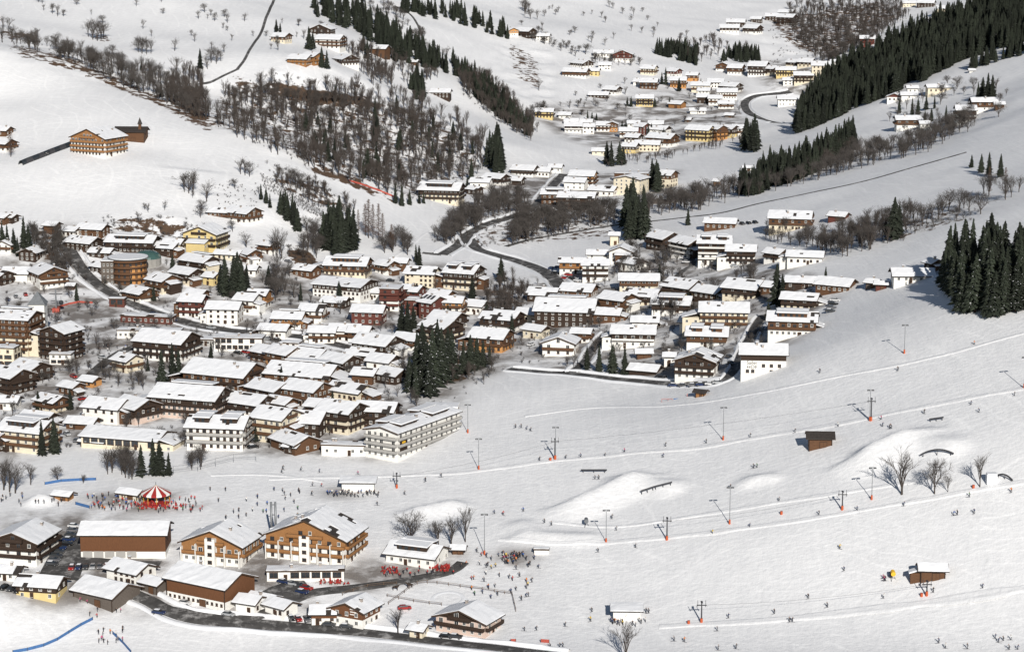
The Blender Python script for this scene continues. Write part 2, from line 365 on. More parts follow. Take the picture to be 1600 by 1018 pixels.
def ground_material():
    m = bpy.data.materials.new('snow_ground'); m.use_nodes = True; n = m.node_tree.nodes; l = m.node_tree.links; b = n['Principled BSDF']
    b.inputs['Roughness'].default_value = .7; b.inputs['Specular IOR Level'].default_value = .25
    ge = n.new('ShaderNodeNewGeometry'); P = ge.outputs['Position']
    def noise(sc, det, vec=P, st=None, rough=.55):
        x = n.new('ShaderNodeTexNoise'); x.inputs['Scale'].default_value = sc; x.inputs['Detail'].default_value = det; x.inputs['Roughness'].default_value = rough
        if st:
            mp = n.new('ShaderNodeMapping'); mp.inputs['Scale'].default_value = st[:3]; mp.inputs['Rotation'].default_value = (0, 0, st[3]); l.new(vec, mp.inputs[0]); vec = mp.outputs[0]
        l.new(vec, x.inputs['Vector']); return x.outputs[0]
    def rng(v, a, c, lo, hi):
        x = n.new('ShaderNodeMapRange'); x.inputs[1].default_value = a; x.inputs[2].default_value = c; x.inputs[3].default_value = lo; x.inputs[4].default_value = hi; l.new(v, x.inputs[0]); return x.outputs[0]
    def mth(op, a, c):
        x = n.new('ShaderNodeMath'); x.operation = op
        for i, v in enumerate((a, c)):
            if isinstance(v, (int, float)): x.inputs[i].default_value = v
            else: l.new(v, x.inputs[i])
        return x.outputs[0]
    at_ = n.new('ShaderNodeAttribute'); at_.attribute_name = 'earth'
    # snow colour: wind crust, packed and trodden snow, with painted shade in the town gaps
    big = noise(.012, 6); mid = noise(.09, 5); trk = noise(.16, 4, st=(1, .16, 1, R(75)), rough=.7); trk2 = noise(.35, 3, st=(1, .05, 1, R(82)), rough=.7)
    val = mth('ADD', rng(big, .35, .65, -.035, .03), mth('ADD', rng(mid, .3, .7, -.02, .02), mth('ADD', rng(trk, .35, .65, -.06, .045), rng(trk2, .38, .62, -.075, .055))))
    # ski tracks: thin crossing lines
    for rot_, scl, dist in ((R(15), .05, 5), (R(-20), .037, 7), (R(70), .028, 9), (R(4), .085, 4), (R(40), .06, 8), (R(-8), .12, 3)):
        mp = n.new('ShaderNodeMapping'); mp.inputs['Rotation'].default_value = (0, 0, rot_); l.new(P, mp.inputs[0])
        wv = n.new('ShaderNodeTexWave'); wv.bands_direction = 'Y'; wv.inputs['Scale'].default_value = scl; wv.inputs['Distortion'].default_value = dist; wv.inputs['Detail'].default_value = 1.5; wv.inputs['Detail Scale'].default_value = .7; l.new(mp.outputs[0], wv.inputs[0])
        val = mth('ADD', val, mth('MULTIPLY', rng(wv.outputs['Fac'], .93, 1.0, 0, .26), rng(noise(.02 + scl * .2, 3), .48, .6, 0, 1)))
    sc = n.new('ShaderNodeMix'); sc.data_type = 'RGBA'; sc.inputs[6].default_value = (.66, .665, .68, 1); sc.inputs[7].default_value = (.92, .92, .92, 1)
    l.new(mth('ADD', val, .66), sc.inputs[0])
    ta = n.new('ShaderNodeAttribute'); ta.attribute_name = 'trodden_shade'
    tm = mth('MULTIPLY', ta.outputs['Fac'], rng(noise(.055, 6, rough=.6), .40, .58, 0, 1))
    tx = n.new('ShaderNodeMix'); tx.data_type = 'RGBA'; l.new(tm, tx.inputs[0]); l.new(sc.outputs[2], tx.inputs[6]); tx.inputs[7].default_value = (.22, .20, .185, 1); sc = tx  # trodden snow tone, deepened to paint in the dark gaps' shadow
    # earth where the mask and a patchy noise meet
    e1 = noise(.16, 6, rough=.65); em = mth('ADD', at_.outputs['Fac'], mth('MULTIPLY', mth('SUBTRACT', e1, .5), 1.5))
    ef = rng(em, .52, .6, 0, 1); ef = mth('MULTIPLY', ef, rng(at_.outputs['Fac'], .02, .15, 0, 1))
    ec = n.new('ShaderNodeValToRGB'); ec.color_ramp.elements[0].color = (.05, .03, .02, 1); ec.color_ramp.elements[1].color = (.17, .11, .07, 1); l.new(noise(.5, 5), ec.inputs[0])
    mx = n.new('ShaderNodeMix'); mx.data_type = 'RGBA'; l.new(ef, mx.inputs[0]); l.new(sc.outputs[2], mx.inputs[6]); l.new(ec.outputs[0], mx.inputs[7])
    l.new(mx.outputs[2], b.inputs['Base Color'])
    bp = n.new('ShaderNodeBump'); bp.inputs['Strength'].default_value = .6; bp.inputs['Distance'].default_value = .5
    l.new(mth('ADD', mth('MULTIPLY', noise(.5, 5), .7), mth('ADD', mth('MULTIPLY', trk, .7), mth('MULTIPLY', trk2, .55))), bp.inputs['Height']); l.new(bp.outputs[0], b.inputs['Normal'])
    return m
MAT['snow_ground'] = ground_material()
ny, nx = GZ.shape
me = bpy.data.meshes.new('ground')
idx = np.arange(nx * ny).reshape(ny, nx)
quads = np.stack([idx[:-1, :-1], idx[:-1, 1:], idx[1:, 1:], idx[1:, :-1]], -1).reshape(-1, 4)
me.vertices.add(nx * ny); me.vertices.foreach_set('co', np.stack([MX, MY, GZ], -1).ravel())
me.loops.add(quads.size); me.loops.foreach_set('vertex_index', quads.ravel().astype(np.int32))
me.polygons.add(len(quads)); me.polygons.foreach_set('loop_start', np.arange(0, quads.size, 4, dtype=np.int32)); me.polygons.foreach_set('loop_total', np.full(len(quads), 4, np.int32))
me.polygons.foreach_set('use_smooth', np.ones(len(quads), bool)); me.update(calc_edges=True)
ea = me.attributes.new('earth', 'FLOAT', 'POINT'); ea.data.foreach_set('value', earth.ravel().astype(np.float32))
ta = me.attributes.new('trodden_shade', 'FLOAT', 'POINT'); ta.data.foreach_set('value', (trod_shade * vis).ravel().astype(np.float32))
me.materials.append(MAT['snow_ground'])
tag(link('ground', me), kind='structure')

def ribbon(name, pts, width, material, lift=.12, crown=0.0, step=3.0, edge=None, kind='structure', jit=0.0):
    c = poly_pts(pts, step); t = np.gradient(c, axis=0); t /= np.hypot(*t.T)[:, None] + 1e-9; nrm = np.stack([-t[:, 1], t[:, 0]], 1)
    offs = np.linspace(-1, 1, 7); n = len(c); vs = []
    w = width / 2 * (1 + jit * (noise2(np.arange(n) * 3., np.zeros(n), 11, len(pts)) - .5))
    for o in offs:
        q = c + nrm * (o * w)[:, None]; z = G.h(q[:, 0], q[:, 1]); mid = G.h(c[:, 0], c[:, 1])
        z = np.maximum(z, .5 * z + .5 * mid) + lift + crown * (1 - o * o)
        if abs(o) == 1: z -= (edge or .6) + lift
        vs.append(np.stack([q[:, 0], q[:, 1], z], 1))
    V = np.stack(vs, 1).reshape(-1, 3); m_ = len(offs); fs = []
    for i in range(n - 1):
        for j in range(m_ - 1): fs.append((i * m_ + j, i * m_ + j + 1, (i + 1) * m_ + j + 1, (i + 1) * m_ + j))
    me = bpy.data.meshes.new(name); me.from_pydata(V.tolist(), [], [f[::-1] for f in fs]); me.materials.append(MAT[material])
    me.polygons.foreach_set('use_smooth', [True] * len(fs)); me.update()
    o = link(name, me); tag(o, kind=kind); return o, c, nrm, w
def bank(c, nrm, w, side):
    """ploughed snow along a road edge"""
    n = len(c); hgt = (.3 + .35 * (side > 0)) * (.25 + .8 * noise2(np.arange(n) * 3., np.full(n, side * 9.), 14, 5) + .8 * noise2(np.arange(n) * 3., np.full(n, side * 9.), 4.1, 6)); wv = .55 + .9 * noise2(np.arange(n) * 3., np.full(n, side * 5.), 7, 8); prof = [(0, -.3), (.35, .75), (1.0, 1.0), (1.7, .55), (2.6, -.3)]; vs = []
    for a, f in prof:
        q = c + nrm * (side * (w + a * wv))[:, None]; vs.append(np.stack([q[:, 0], q[:, 1], G.h(q[:, 0], q[:, 1]) + np.where(f > 0, hgt * f + .15, f)], 1))
    V = np.stack(vs, 1).reshape(-1, 3); m_ = len(prof); fs = []
    for i in range(n - 1):
        for j in range(m_ - 1):
            q = (i * m_ + j, i * m_ + j + 1, (i + 1) * m_ + j + 1, (i + 1) * m_ + j); fs.append(q if side < 0 else q[::-1])
    me = bpy.data.meshes.new('snow_bank'); me.from_pydata(V.tolist(), [], fs); me.materials.append(MAT['snow']); me.polygons.foreach_set('use_smooth', [True] * len(fs)); me.update()
    tag(link('snow_bank', me), kind='structure')
ROADS = [  # name, picture points, width, banks
 ('road', [(96,372),(112,395),(128,420),(148,440),(180,461),(230,483),(290,503),(345,514),(400,520),(480,527),(540,541),(590,552)], 8.5, 1),
 ('road', [(690,398),(716,382),(728,368),(752,354),(795,340),(830,325),(850,305),(868,285),(880,272)], 8, 1),
 ('road', [(730,368),(745,388),(775,398),(810,408),(845,421),(868,437),(880,452)], 9, 1),
 ('road', [(1215,192),(1185,184),(1167,173),(1164,160),(1178,151),(1205,147),(1235,143)], 9, 1),
 ('path', [(790,385),(850,370),(960,352),(1060,341),(1130,332),(1200,315),(1330,288),(1440,258),(1510,238)], 4.2, 0),
 ('road', [(205,925),(235,938),(262,952),(310,966),(400,973),(500,981),(600,991),(700,1003),(790,1013),(880,1024)], 6.5, 1),
 ('road', [(262,952),(300,958),(360,968),(420,955),(450,940),(490,925),(560,917),(640,905),(700,893),(723,878)], 6, 0),
 ('road', [(795,576),(850,581),(890,583),(940,589),(1000,595),(1075,599),(1125,596),(1148,578),(1162,548),(1180,512),(1193,492)], 5.5, 1),
 ('road', [(893,582),(912,566),(925,548),(938,530),(950,518)], 5, 1),
 ('road', [(1035,460),(1050,440),(1066,424),(1082,414),(1078,402),(1066,393)], 4.5, 0),
 ('road', [(100,625),(125,602),(150,578),(172,560),(195,547),(215,540)], 7, 0),
 ('car_park', [(88,905),(100,880),(112,858),(120,838)], 17, 0),
 ('car_park', [(120,872),(180,880),(250,882)], 9, 0),
 ('car_park', [(415,938),(440,922),(480,913)], 12, 0),
 ('lane', [(371,108),(385,88),(398,66),(412,40),(428,0)], 3.0, 0),
 ('lane', [(618,10),(640,22),(652,38),(660,58)], 3.0, 0),
 ('road', [(660,395),(690,398)], 6, 0), ('lane', [(310,132),(330,128),(350,118),(372,108)], 3, 0)]
for nm, pts, w_, bk in ROADS:
    o, c, nr, w = ribbon(nm, pts, w_, 'asphalt', .14, .05, 2.5)
    if bk:
        for s_ in (-1, 1): bank(c, nr, w, s_)
TRACKS = [([(420,748),(520,745),(640,742),(720,738),(800,728),(860,720),(960,710),(1080,700),(1200,680),(1330,658),(1480,628),(1600,606)], 4),
 ([(780,842),(880,848),(1000,842),(1120,830),(1250,812),(1400,787),(1600,752)], 3.5), ([(860,815),(960,822),(1080,806),(1200,787),(1330,767),(1450,748)], 3),
 ([(1030,978),(1100,974),(1200,968),(1320,956),(1440,942),(1600,918)], 5), ([(820,650),(940,636),(1060,632),(1180,614),(1300,590),(1450,560),(1600,520)], 3),
 ([(505,752),(430,742),(330,742)], 3), ([(690,350),(660,368),(640,385),(610,405)], 2.5)]
for pts, w_ in TRACKS: ribbon('snow_track', pts, w_, 'snow_ground', .02, .13, 2.5, jit=.7, edge=.25)
# ---------------------------------------------------------------- buildings
STY = {
 'ww': ('plaster_white', None, 'plaster_grey', 'white plastered'),  # lower wall, upper cladding, balcony, words
 'wb': ('plaster_white', 'timber_brown', 'timber_brown', 'white and brown timber'), 'wd': ('plaster_white', 'timber_dark', 'timber_dark', 'white and dark timber'),
 'wo': ('plaster_white', 'timber_orange', 'timber_orange', 'white and honey timber'), 'cb': ('plaster_cream', 'timber_brown', 'timber_brown', 'cream and brown timber'),
 'cd': ('plaster_cream', 'timber_dark', 'timber_dark', 'cream and dark timber'), 'yb': ('plaster_yellow', 'timber_dark', 'timber_dark', 'yellow and dark timber'),
 'w': ('plaster_white', None, 'timber_brown', 'white plastered'), 'c': ('plaster_cream', None, 'timber_brown', 'cream plastered'), 'y': ('plaster_yellow', None, 'timber_dark', 'yellow plastered'),
 'p': ('plaster_pink', 'timber_dark', 'timber_dark', 'pink and dark timber'), 'b': ('timber_brown', None, 'timber_dark', 'brown timber'), 'd': ('timber_dark', None, 'timber_dark', 'dark timber'),
 'db': ('plaster_white', 'timber_dark', 'frame_white', 'dark timber'), 'o': ('timber_orange', None, 'timber_orange', 'honey timber'), 'g': ('timber_grey', None, 'timber_grey', 'grey weathered timber'),
 'r': ('timber_red', None, 'timber_red', 'dark red'), 'rw': ('plaster_white', 'timber_red', 'timber_red', 'white and dark red'), 'ow': ('plaster_white', 'plaster_orange', 'timber_brown', 'white and orange'),
 'bw': ('plaster_white', 'board_brown', 'timber_brown', 'white-based brown boarded'), 'k': ('plaster_grey', None, 'timber_brown', 'grey plastered'), 'oc': ('plaster_orange', 'timber_brown', 'timber_brown', 'orange and brown'),
}
_win = {}
def window_mesh(w, h, fr='frame_white', shut=None):
    key = (w, h, fr, shut)
    if key not in _win:      # local: x along the wall, -y outwards, z up, origin at the sill centre on the wall face
        m = MB(); t = .11
        m.box(-w / 2, -.07, 0, -w / 2 + t, .02, h, fr); m.box(w / 2 - t, -.07, 0, w / 2, .02, h, fr)
        m.box(-w / 2 + t, -.07, 0, w / 2 - t, .02, t, fr); m.box(-w / 2 + t, -.07, h - t, w / 2 - t, .02, h, fr); m.box(-.035, -.06, t, .035, .0, h - t, fr)
        m.box(-w / 2 + t, -.03, t, w / 2 - t, -.005, h - t, 'glass_dark'); m.box(-w / 2 - .08, -.16, -.07, w / 2 + .08, .0, 0, fr)
        if shut:
            for s in (-1, 1): m.box(min(s * (w / 2 + .03), s * (w / 2 + .45)), -.06, .02, max(s * (w / 2 + .03), s * (w / 2 + .45)), .0, h - .02, shut)
        _win[key] = m.mesh('window')
    return _win[key]
_dorm = {}
def snow_slab(name, parent, fn, nu, nv, thick, bare=0.0, seed=0, drop=None):
    """snow lying on a roof: fn(u, v) -> roof surface point; cells the wind has cleared are left open"""
    ns = np.array([[fn(i / nu, j / nv) for j in range(nv + 1)] for i in range(nu + 1)], float)
    keep = np.ones((nu, nv), bool)
    if bare > 0:
        for i in range(nu):
            for j in range(nv):
                q = mnoise.noise((i * .33 + seed * 7.1, j * .45, seed * 3.3)) + .35 * mnoise.noise((i * .9, j * .9, seed)); keep[i, j] = q < .62 - bare
    if drop: keep &= ~drop(nu, nv)
    top = ns.copy(); V = []; Fc = []
    for i in range(nu + 1):
        for j in range(nv + 1):
            e = min(i, nu - i, 1) * min(j, nv - j, 1)
            top[i, j, 2] += thick * (.72 + .28 * e) * (1 + .5 * mnoise.noise((ns[i, j, 0] * .45 + seed * 5, ns[i, j, 1] * .45, 1.7)))
            if e == 0:
                top[i, j, 0] += .32 * mnoise.noise((ns[i, j, 1] * 1.3, ns[i, j, 0] * 1.3, seed)); top[i, j, 1] += .32 * mnoise.noise((ns[i, j, 0] * 1.3, ns[i, j, 1] * 1.3, seed + 9))
    tid = {}; bid = {}
    def tv(i, j):
        if (i, j) not in tid: tid[i, j] = len(V); V.append(tuple(top[i, j]))
        return tid[i, j]
    def bv(i, j):
        if (i, j) not in bid: bid[i, j] = len(V); q = ns[i, j]; V.append((q[0], q[1], q[2] - .02))
        return bid[i, j]
    for i in range(nu):
        for j in range(nv):
            if not keep[i, j]: continue
            Fc.append((tv(i, j), tv(i + 1, j), tv(i + 1, j + 1), tv(i, j + 1)))
            for (p, q, di, dj) in (((i, j), (i + 1, j), 0, -1), ((i + 1, j), (i + 1, j + 1), 1, 0), ((i + 1, j + 1), (i, j + 1), 0, 1), ((i, j + 1), (i, j), -1, 0)):
                a, b = i + di, j + dj
                if not (0 <= a < nu and 0 <= b < nv and keep[a, b]): Fc.append((tv(*q), tv(*p), bv(*p), bv(*q)))
    if not Fc: return None
    me = bpy.data.meshes.new(name); me.from_pydata(V, [], Fc); me.materials.append(MAT['snow']); me.update()
    return link(name, me, parent)
HOUSES = []
def house(px, py, a, b, h, rot, sty='wb', kind='house', label='', group=None, pitch=22, split=None, bal=1, bare=None, dorm=None, chim=None, over=1.1, wins=1, flat=0, shed=0, sh=None, snow=1, base=None, solar=0, wallmat=None, roofm='roof_dark', glaz=0, sink=0, seg=None, gar=0, slit=0, ann=1):
    """a building: a = size along the ridge, b = across it, h = wall height, all in picture pixels at its distance"""
    x, y, z, s = at(px, py); rz = R(rot)
    A, B, Hh = a / s, b / s, h / s * (1.13 if 380 < py < 730 else 1.0)
    back = abs(A / 2 * math.sin(rz)) + abs(B / 2 * math.cos(rz)); view = Vector((x, y)).normalized()
    cx, cy = x + view.x * back, y + view.y * back
    if seg:
        (x1, y1, _, _), (x2, y2, _, _) = at(*seg[0]), at(*seg[1]); A = math.hypot(x2 - x1, y2 - y1); rz = math.atan2(y2 - y1, x2 - x1)
        cx, cy = (x1 + x2) / 2 - math.sin(rz) * B / 2, (y1 + y2) / 2 + math.cos(rz) * B / 2
    elif abs(rot) <= 45 and not flat and not shed: B *= 1.12 if abs(rot) <= 32 else 1.04; back2 = abs(A / 2 * math.sin(rz)) + abs(B / 2 * math.cos(rz)); cx, cy = x + view.x * back2, y + view.y * back2
    cs, sn = math.cos(rz), math.sin(rz)
    zs = [float(G.h(cx + u * A / 2 * cs - v * B / 2 * sn, cy + u * A / 2 * sn + v * B / 2 * cs)[0]) for u in (-1, 0, 1) for v in (-1, 0, 1)]
    z0 = .65 * z + .35 * (sum(zs) / 9) - sink; lowest = min(zs) - z0 - 1.0
    root = link(kind if kind != 'house' else 'house', None, None, (cx, cy, z0), rz); root.empty_display_size = 2
    low, up, balm, words = STY[sty]; sd = (len(HOUSES) * 37) % 101
    if wallmat: low = wallmat
    r0 = random.Random(sd * 7 + 3)
    if bare is None: bare = r0.choice((0, .08, .12, .18, .26)) if s > 2.4 and wins else 0
    if chim is None: chim = 2 if A > 17 else 1
    if dorm is None: dorm = r0.choice((0, 0, 0, -1, 1, 2)) if A > 15 and abs(rot) < 45 and s > 2.4 and wins and B > 11 else 0
    n_st = max(1, int(round(Hh / 2.75))); sth = Hh / n_st
    if split is None: split = 0.5 if n_st > 1 else .45
    zsplit = Hh if up is None else max(sth * .9, round(n_st * split) * sth)
    if up is not None and sty == 'bw': zsplit = Hh * split
    tp = math.tan(R(pitch)); rise = B / 2 * tp if not (flat or shed) else 0
    hx, hy = A / 2, B / 2
    m = MB()
    def shell(mb, e, zb, zt, gab, mt):
        X, Y = hx + e, hy + e
        mb.face([(-X, -Y, zb), (X, -Y, zb), (X, -Y, zt), (-X, -Y, zt)], mt); mb.face([(X, Y, zb), (-X, Y, zb), (-X, Y, zt), (X, Y, zt)], mt)
        if gab:
            mb.face([(X, -Y, zb), (X, Y, zb), (X, Y, zt), (X, 0, zt + Y * tp), (X, -Y, zt)], mt); mb.face([(-X, Y, zb), (-X, -Y, zb), (-X, -Y, zt), (-X, 0, zt + Y * tp), (-X, Y, zt)], mt)
        else:
            mb.face([(X, -Y, zb), (X, Y, zb), (X, Y, zt), (X, -Y, zt)], mt); mb.face([(-X, Y, zb), (-X, -Y, zb), (-X, -Y, zt), (-X, Y, zt)], mt)
            mb.face([(-X, -Y, zt), (X, -Y, zt), (X, Y, zt), (-X, Y, zt)], mt)
    gab = not (flat or shed)
    shell(m, 0, lowest, Hh, gab, low); m.build('wall', root)
    if up is not None:
        m = MB(); shell(m, .07, zsplit, Hh - .02, gab, up); m.face([(-hx - .07, -hy - .07, zsplit), (-hx - .07, hy + .07, zsplit), (hx + .07, hy + .07, zsplit), (hx + .07, -hy - .07, zsplit)], up); m.build('timber_cladding', root)
    # roof
    th = .28; sn_t = .33 if s > 2 else .45; roof = None
    if flat:
        m = MB(); o = .35; m.box(-hx - o, -hy - o, Hh, hx + o, hy + o, Hh + .45, 'fascia' if flat == 1 else 'plaster_white'); roof = m.build('roof', root)
        if snow: snow_slab('snow_cover', roof, lambda u, v: (-hx - .2 + u * (2 * hx + .4), -hy - .2 + v * (2 * hy + .4), Hh + .45), max(3, int(A / 2)), max(3, int(B / 2)), sn_t * .8, bare, sd)
        rsurf = lambda X, Y: Hh + .45
    else:
        o = over; og = over * .9; X = hx + og; Y = hy + o
        if shed:
            rs = lambda yy: Hh + .1 + (yy + hy) * math.tan(R(8))
            m = MB(); m.hexa([(-X, -Y, rs(-Y)), (X, -Y, rs(-Y)), (X, Y, rs(Y)), (-X, Y, rs(Y)), (-X, -Y, rs(-Y) + th), (X, -Y, rs(-Y) + th), (X, Y, rs(Y) + th), (-X, Y, rs(Y) + th)], roofm); roof = m.build('roof', root)
            rsurf = lambda xx, yy: rs(yy) + th
        else:
            rz_ = lambda yy: Hh + (hy - abs(yy)) * tp + .02
            m = MB()
            for sg in (-1, 1):
                e = [(-X, sg * Y, rz_(Y)), (X, sg * Y, rz_(Y)), (X, 0, rz_(0)), (-X, 0, rz_(0))]
                if sg > 0: e = [e[1], e[0], e[3], e[2]]
                m.hexa(e + [(p[0], p[1], p[2] + th) for p in e], roofm)
            roof = m.build('roof', root); rsurf = lambda xx, yy: rz_(yy) + th
            # barge boards on the two gables
            for ex in (-1, 1):
                m = MB(); x0, x1 = sorted((ex * (X + .005), ex * (X + .09))); pr = [(-Y, rz_(Y)), (0, rz_(0)), (Y, rz_(Y))]
                V = [(xx, yy, zz + dz) for xx in (x0, x1) for dz in (-.12, .38) for yy, zz in pr]; i = m.mi('fascia'); m.v = V
                for c in (0, 1):
                    for q in ((c, c + 1, c + 4, c + 3), (c + 6, c + 9, c + 10, c + 7), (c + 3, c + 4, c + 10, c + 9), (c, c + 6, c + 7, c + 1)): m.f.append(q); m.m.append(i)
                m.f += [(0, 3, 9, 6), (2, 8, 11, 5)]; m.m += [i, i]; m.build('barge_board', roof)
        if snow:
            nu = max(4, int(A / 1.4)); nv = max(4, 2 * int(B / 2.8))
            nu, nv = min(nu, 44), min(nv, 24); X2, Y2 = X - .05, Y - .05
            snow_slab('snow_cover', roof, lambda u, v: (-X2 + u * 2 * X2, -Y2 + v * 2 * Y2, rsurf(0, -Y2 + v * 2 * Y2)), nu, nv, sn_t, bare, sd)
    rnd = random.Random(sd * 13 + 5)
    for c in range(chim):
        xx = rnd.uniform(-.35, .35) * A; yy = rnd.choice((-1, 1)) * rnd.uniform(.08, .25) * B; zr = rsurf(xx, yy); m = MB()
        m.box(xx - .4, yy - .35, zr - .4, xx + .4, yy + .35, zr + 1.25, 'chimney'); m.box(xx - .52, yy - .47, zr + 1.25, xx + .52, yy + .47, zr + 1.4, 'roof_dark'); m.box(xx - .5, yy - .45, zr + 1.4, xx + .5, yy + .45, zr + 1.6, 'snow'); m.build('chimney', roof)
    if solar:
        for c in range(solar):
            xx = (-.3 + .6 * c / max(1, solar - 1)) * A if solar > 1 else 0; y0, y1 = -hy * .7, -hy * .15; m = MB()
            e = [(xx - A * .09, y0, rsurf(0, y0) + .5), (xx + A * .09, y0, rsurf(0, y0) + .5), (xx + A * .09, y1, rsurf(0, y1) + .5), (xx - A * .09, y1, rsurf(0, y1) + .5)]
            m.hexa(e + [(p[0], p[1], p[2] + .12) for p in e], 'metal_dark'); m.build('solar_panel', roof)
    if dorm and gab:
        for sg in ((-1, 1) if dorm > 0 else (1,)):
            nd = abs(dorm); wd = A * (.62 if nd == 1 else .26)
            for c in range(nd):
                xx = 0 if nd == 1 else (-.25 + .5 * c / (nd - 1)) * A; yf = sg * hy * .72; yb = sg * hy * .12; zf = rsurf(0, yf); ht = rsurf(0, yb) + .35
                m = MB(); x0, x1 = xx - wd / 2, xx + wd / 2; y0, y1 = sorted((yf, yb)); m.box(x0, y0, zf - .5, x1, y1, ht, up or 'timber_dark')
                k = 0
                while k < int(wd / 2.2):
                    wx = x0 + 1.1 + k * 2.2; m.box(wx - .55, min(yf, yf + sg * .06), zf + .35, wx + .55, max(yf, yf + sg * .06), ht - .15, 'glass_dark'); k += 1
                d_ = m.build('dormer', roof); m = MB(); yo = yf + sg * .7; ya, yb2 = sorted((yo, yb - sg * .3))
                zz = lambda yy: ht + .02 + (.12 if yy == yo else .5)
                e = [(x0 - .5, ya, zz(ya) - .1), (x1 + .5, ya, zz(ya) - .1), (x1 + .5, yb2, zz(yb2) - .1), (x0 - .5, yb2, zz(yb2) - .1)]
                m.hexa(e + [(p[0], p[1], p[2] + .15) for p in e], 'fascia'); m.hexa([(p[0] * 1, p[1], p[2] + .15) for p in e] + [(p[0], p[1], p[2] + .55) for p in e], 'snow'); m.build('dormer_roof', roof)
    if not wins and kind in ('barn', 'hut', 'hall') and not gar and Hh > 1.8:
        nn_ = ((0, -1), hy, hx) if abs(rot) < 50 else ((-1, 0), hx, hy); m = MB(); wd = min(1.3, A * .16); ht_ = min(2.3, Hh * .75); m.box(-wd, -.05, -.4, wd, .02, ht_, 'timber_dark'); m.box(-wd + .12, -.09, -.3, -.03, -.05, ht_ - .12, 'timber_brown'); m.box(.03, -.09, -.3, wd - .12, -.05, ht_ - .12, 'timber_brown')
        link('door', m.mesh('door'), root, (nn_[0][0] * (hx + .08) + (A * .12 if nn_[0][1] else 0), nn_[0][1] * (hy + .08), 0), math.atan2(nn_[0][0], -nn_[0][1]))
        for ex in (-1, 1):
            m = MB(); m.box(-.14, -.1, lowest, .14, .05, Hh, 'timber_dark'); link('corner_post', m.mesh('corner_post'), root, (ex * (hx - .1), -hy - .08, 0))
    if s > 2.85 and wins and gab and 380 < py < 730 and r0.random() < .7 and not seg and ann:
        ex = r0.choice((-1, 1)); aw = A * r0.uniform(.2, .38); ad = B * r0.uniform(.45, .75); ah = min(Hh * r0.uniform(.45, .8), Hh - 1.2); yo = r0.uniform(-.5, .2) * (B - ad); x0, x1 = sorted((ex * hx * .98, ex * (hx + aw)))
        m = MB(); m.box(x0, yo - ad / 2, lowest, x1, yo + ad / 2, ah, r0.choice((low, low, 'timber_brown', 'timber_dark', 'plaster_white'))); an = m.build('annex', root)
        zl, zh = ah - .1, ah + aw * .28; za, zb = (zl, zh) if ex < 0 else (zh, zl)
        if ex > 0: za, zb = zh, zl
        else: za, zb = zl, zh
        e = [(x0 - (.5 if ex < 0 else -.02), yo - ad / 2 - .5, za), (x1 + (.5 if ex > 0 else -.02), yo - ad / 2 - .5, zb), (x1 + (.5 if ex > 0 else -.02), yo + ad / 2 + .5, zb), (x0 - (.5 if ex < 0 else -.02), yo + ad / 2 + .5, za)]
        m = MB(); m.hexa(e + [(p[0], p[1], p[2] + .22) for p in e], 'fascia'); ar = m.build('annex_roof', an)
        snow_slab('snow_cover', ar, lambda u, v: (e[0][0] + u * (e[1][0] - e[0][0]), e[0][1] + v * (e[3][1] - e[0][1]), za + u * (zb - za) + .22), 5, 5, .35, .05, sd + 3)
        for c in range(max(1, int(aw / 2.6))): link('window', window_mesh(1.15, 1.2), an, (x0 + aw * (c + .5) / max(1, int(aw / 2.6)), yo - ad / 2 - .005, max(.6, ah - 2.1)), 0)
    # windows, balconies, door on the sides one can see
    sides = [((0, -1), hx, hy, 'eave'), ((1, 0), hy, hx, 'gable'), ((0, 1), hx, hy, 'eave'), ((-1, 0), hy, hx, 'gable')]
    tocam = Vector((-cx, -cy)).normalized(); first = True; rd = None
    for (nx_, ny_), half, dist, typ in sides:
        wn = Vector((nx_ * cs - ny_ * sn, nx_ * sn + ny_ * cs)); f = wn.dot(tocam)
        if f < .06: continue
        ang = math.atan2(nx_, -ny_); ca, sa = math.cos(ang), math.sin(ang)
        def wpt(u, out, zz): return (nx_ * (dist + out) + u * ca, ny_ * (dist + out) + u * sa, zz)
        wid = 2 * half
        if wins:
            per = r0.uniform(2.1, 3.3); nw = max(1, int((wid - 1.0) / per))
            tops = list(range(n_st)) + ([n_st] if typ == 'gable' and gab and rise > 2.4 else [])
            for st in tops:
                k_n = nw if st < n_st else max(1, int(nw * .35)); sp = wid / (nw + .3)
                zz = st * sth + (sth * .32)
                clad = up is not None and zz > zsplit - .3
                has_b = bal and st > 0 and not clad or (bal and st > 0)
                for c in range(k_n):
                    if rnd.random() < .12: continue
                    u = (c - (k_n - 1) / 2) * sp
                    if glaz and st < glaz: me = window_mesh(round(sp * .82, 1), round(sth * .62, 1), 'frame_brown')
                    elif has_b and c % 2 == 0: me = window_mesh(1.5, 2.0, 'frame_brown' if sd % 3 else 'frame_white'); zz2 = st * sth + .12
                    else: me = window_mesh(1.15, 1.3, 'frame_white' if (clad or sd % 2 or 'timber' in low) else 'frame_brown', sh)
                    zu = zz if not (has_b and c % 2 == 0 and not (glaz and st < glaz)) else st * sth + .12
                    link('window', me, root, wpt(u, .075 if clad else .005, zu), ang)
        if (ny_ == -1) and gar:
            for c in range(gar):
                m = MB(); m.box(-1.7, -.06, 0, 1.7, .02, 2.5, 'frame_white'); m.box(-1.55, -.09, .1, 1.55, -.06, 2.3, 'plaster_grey'); link('garage_door', m.mesh('garage_door'), root, wpt((-.42 + c * .84 / max(1, gar - 1) * .62) * wid, .005, .0), ang)
        if slit and (ny_ == -1):
            for c in range(slit): link('window', window_mesh(.9, 1.0, 'frame_brown'), root, wpt((-.44 + c * .88 / (slit - 1)) * wid, .005, Hh * split - 1.7), ang)
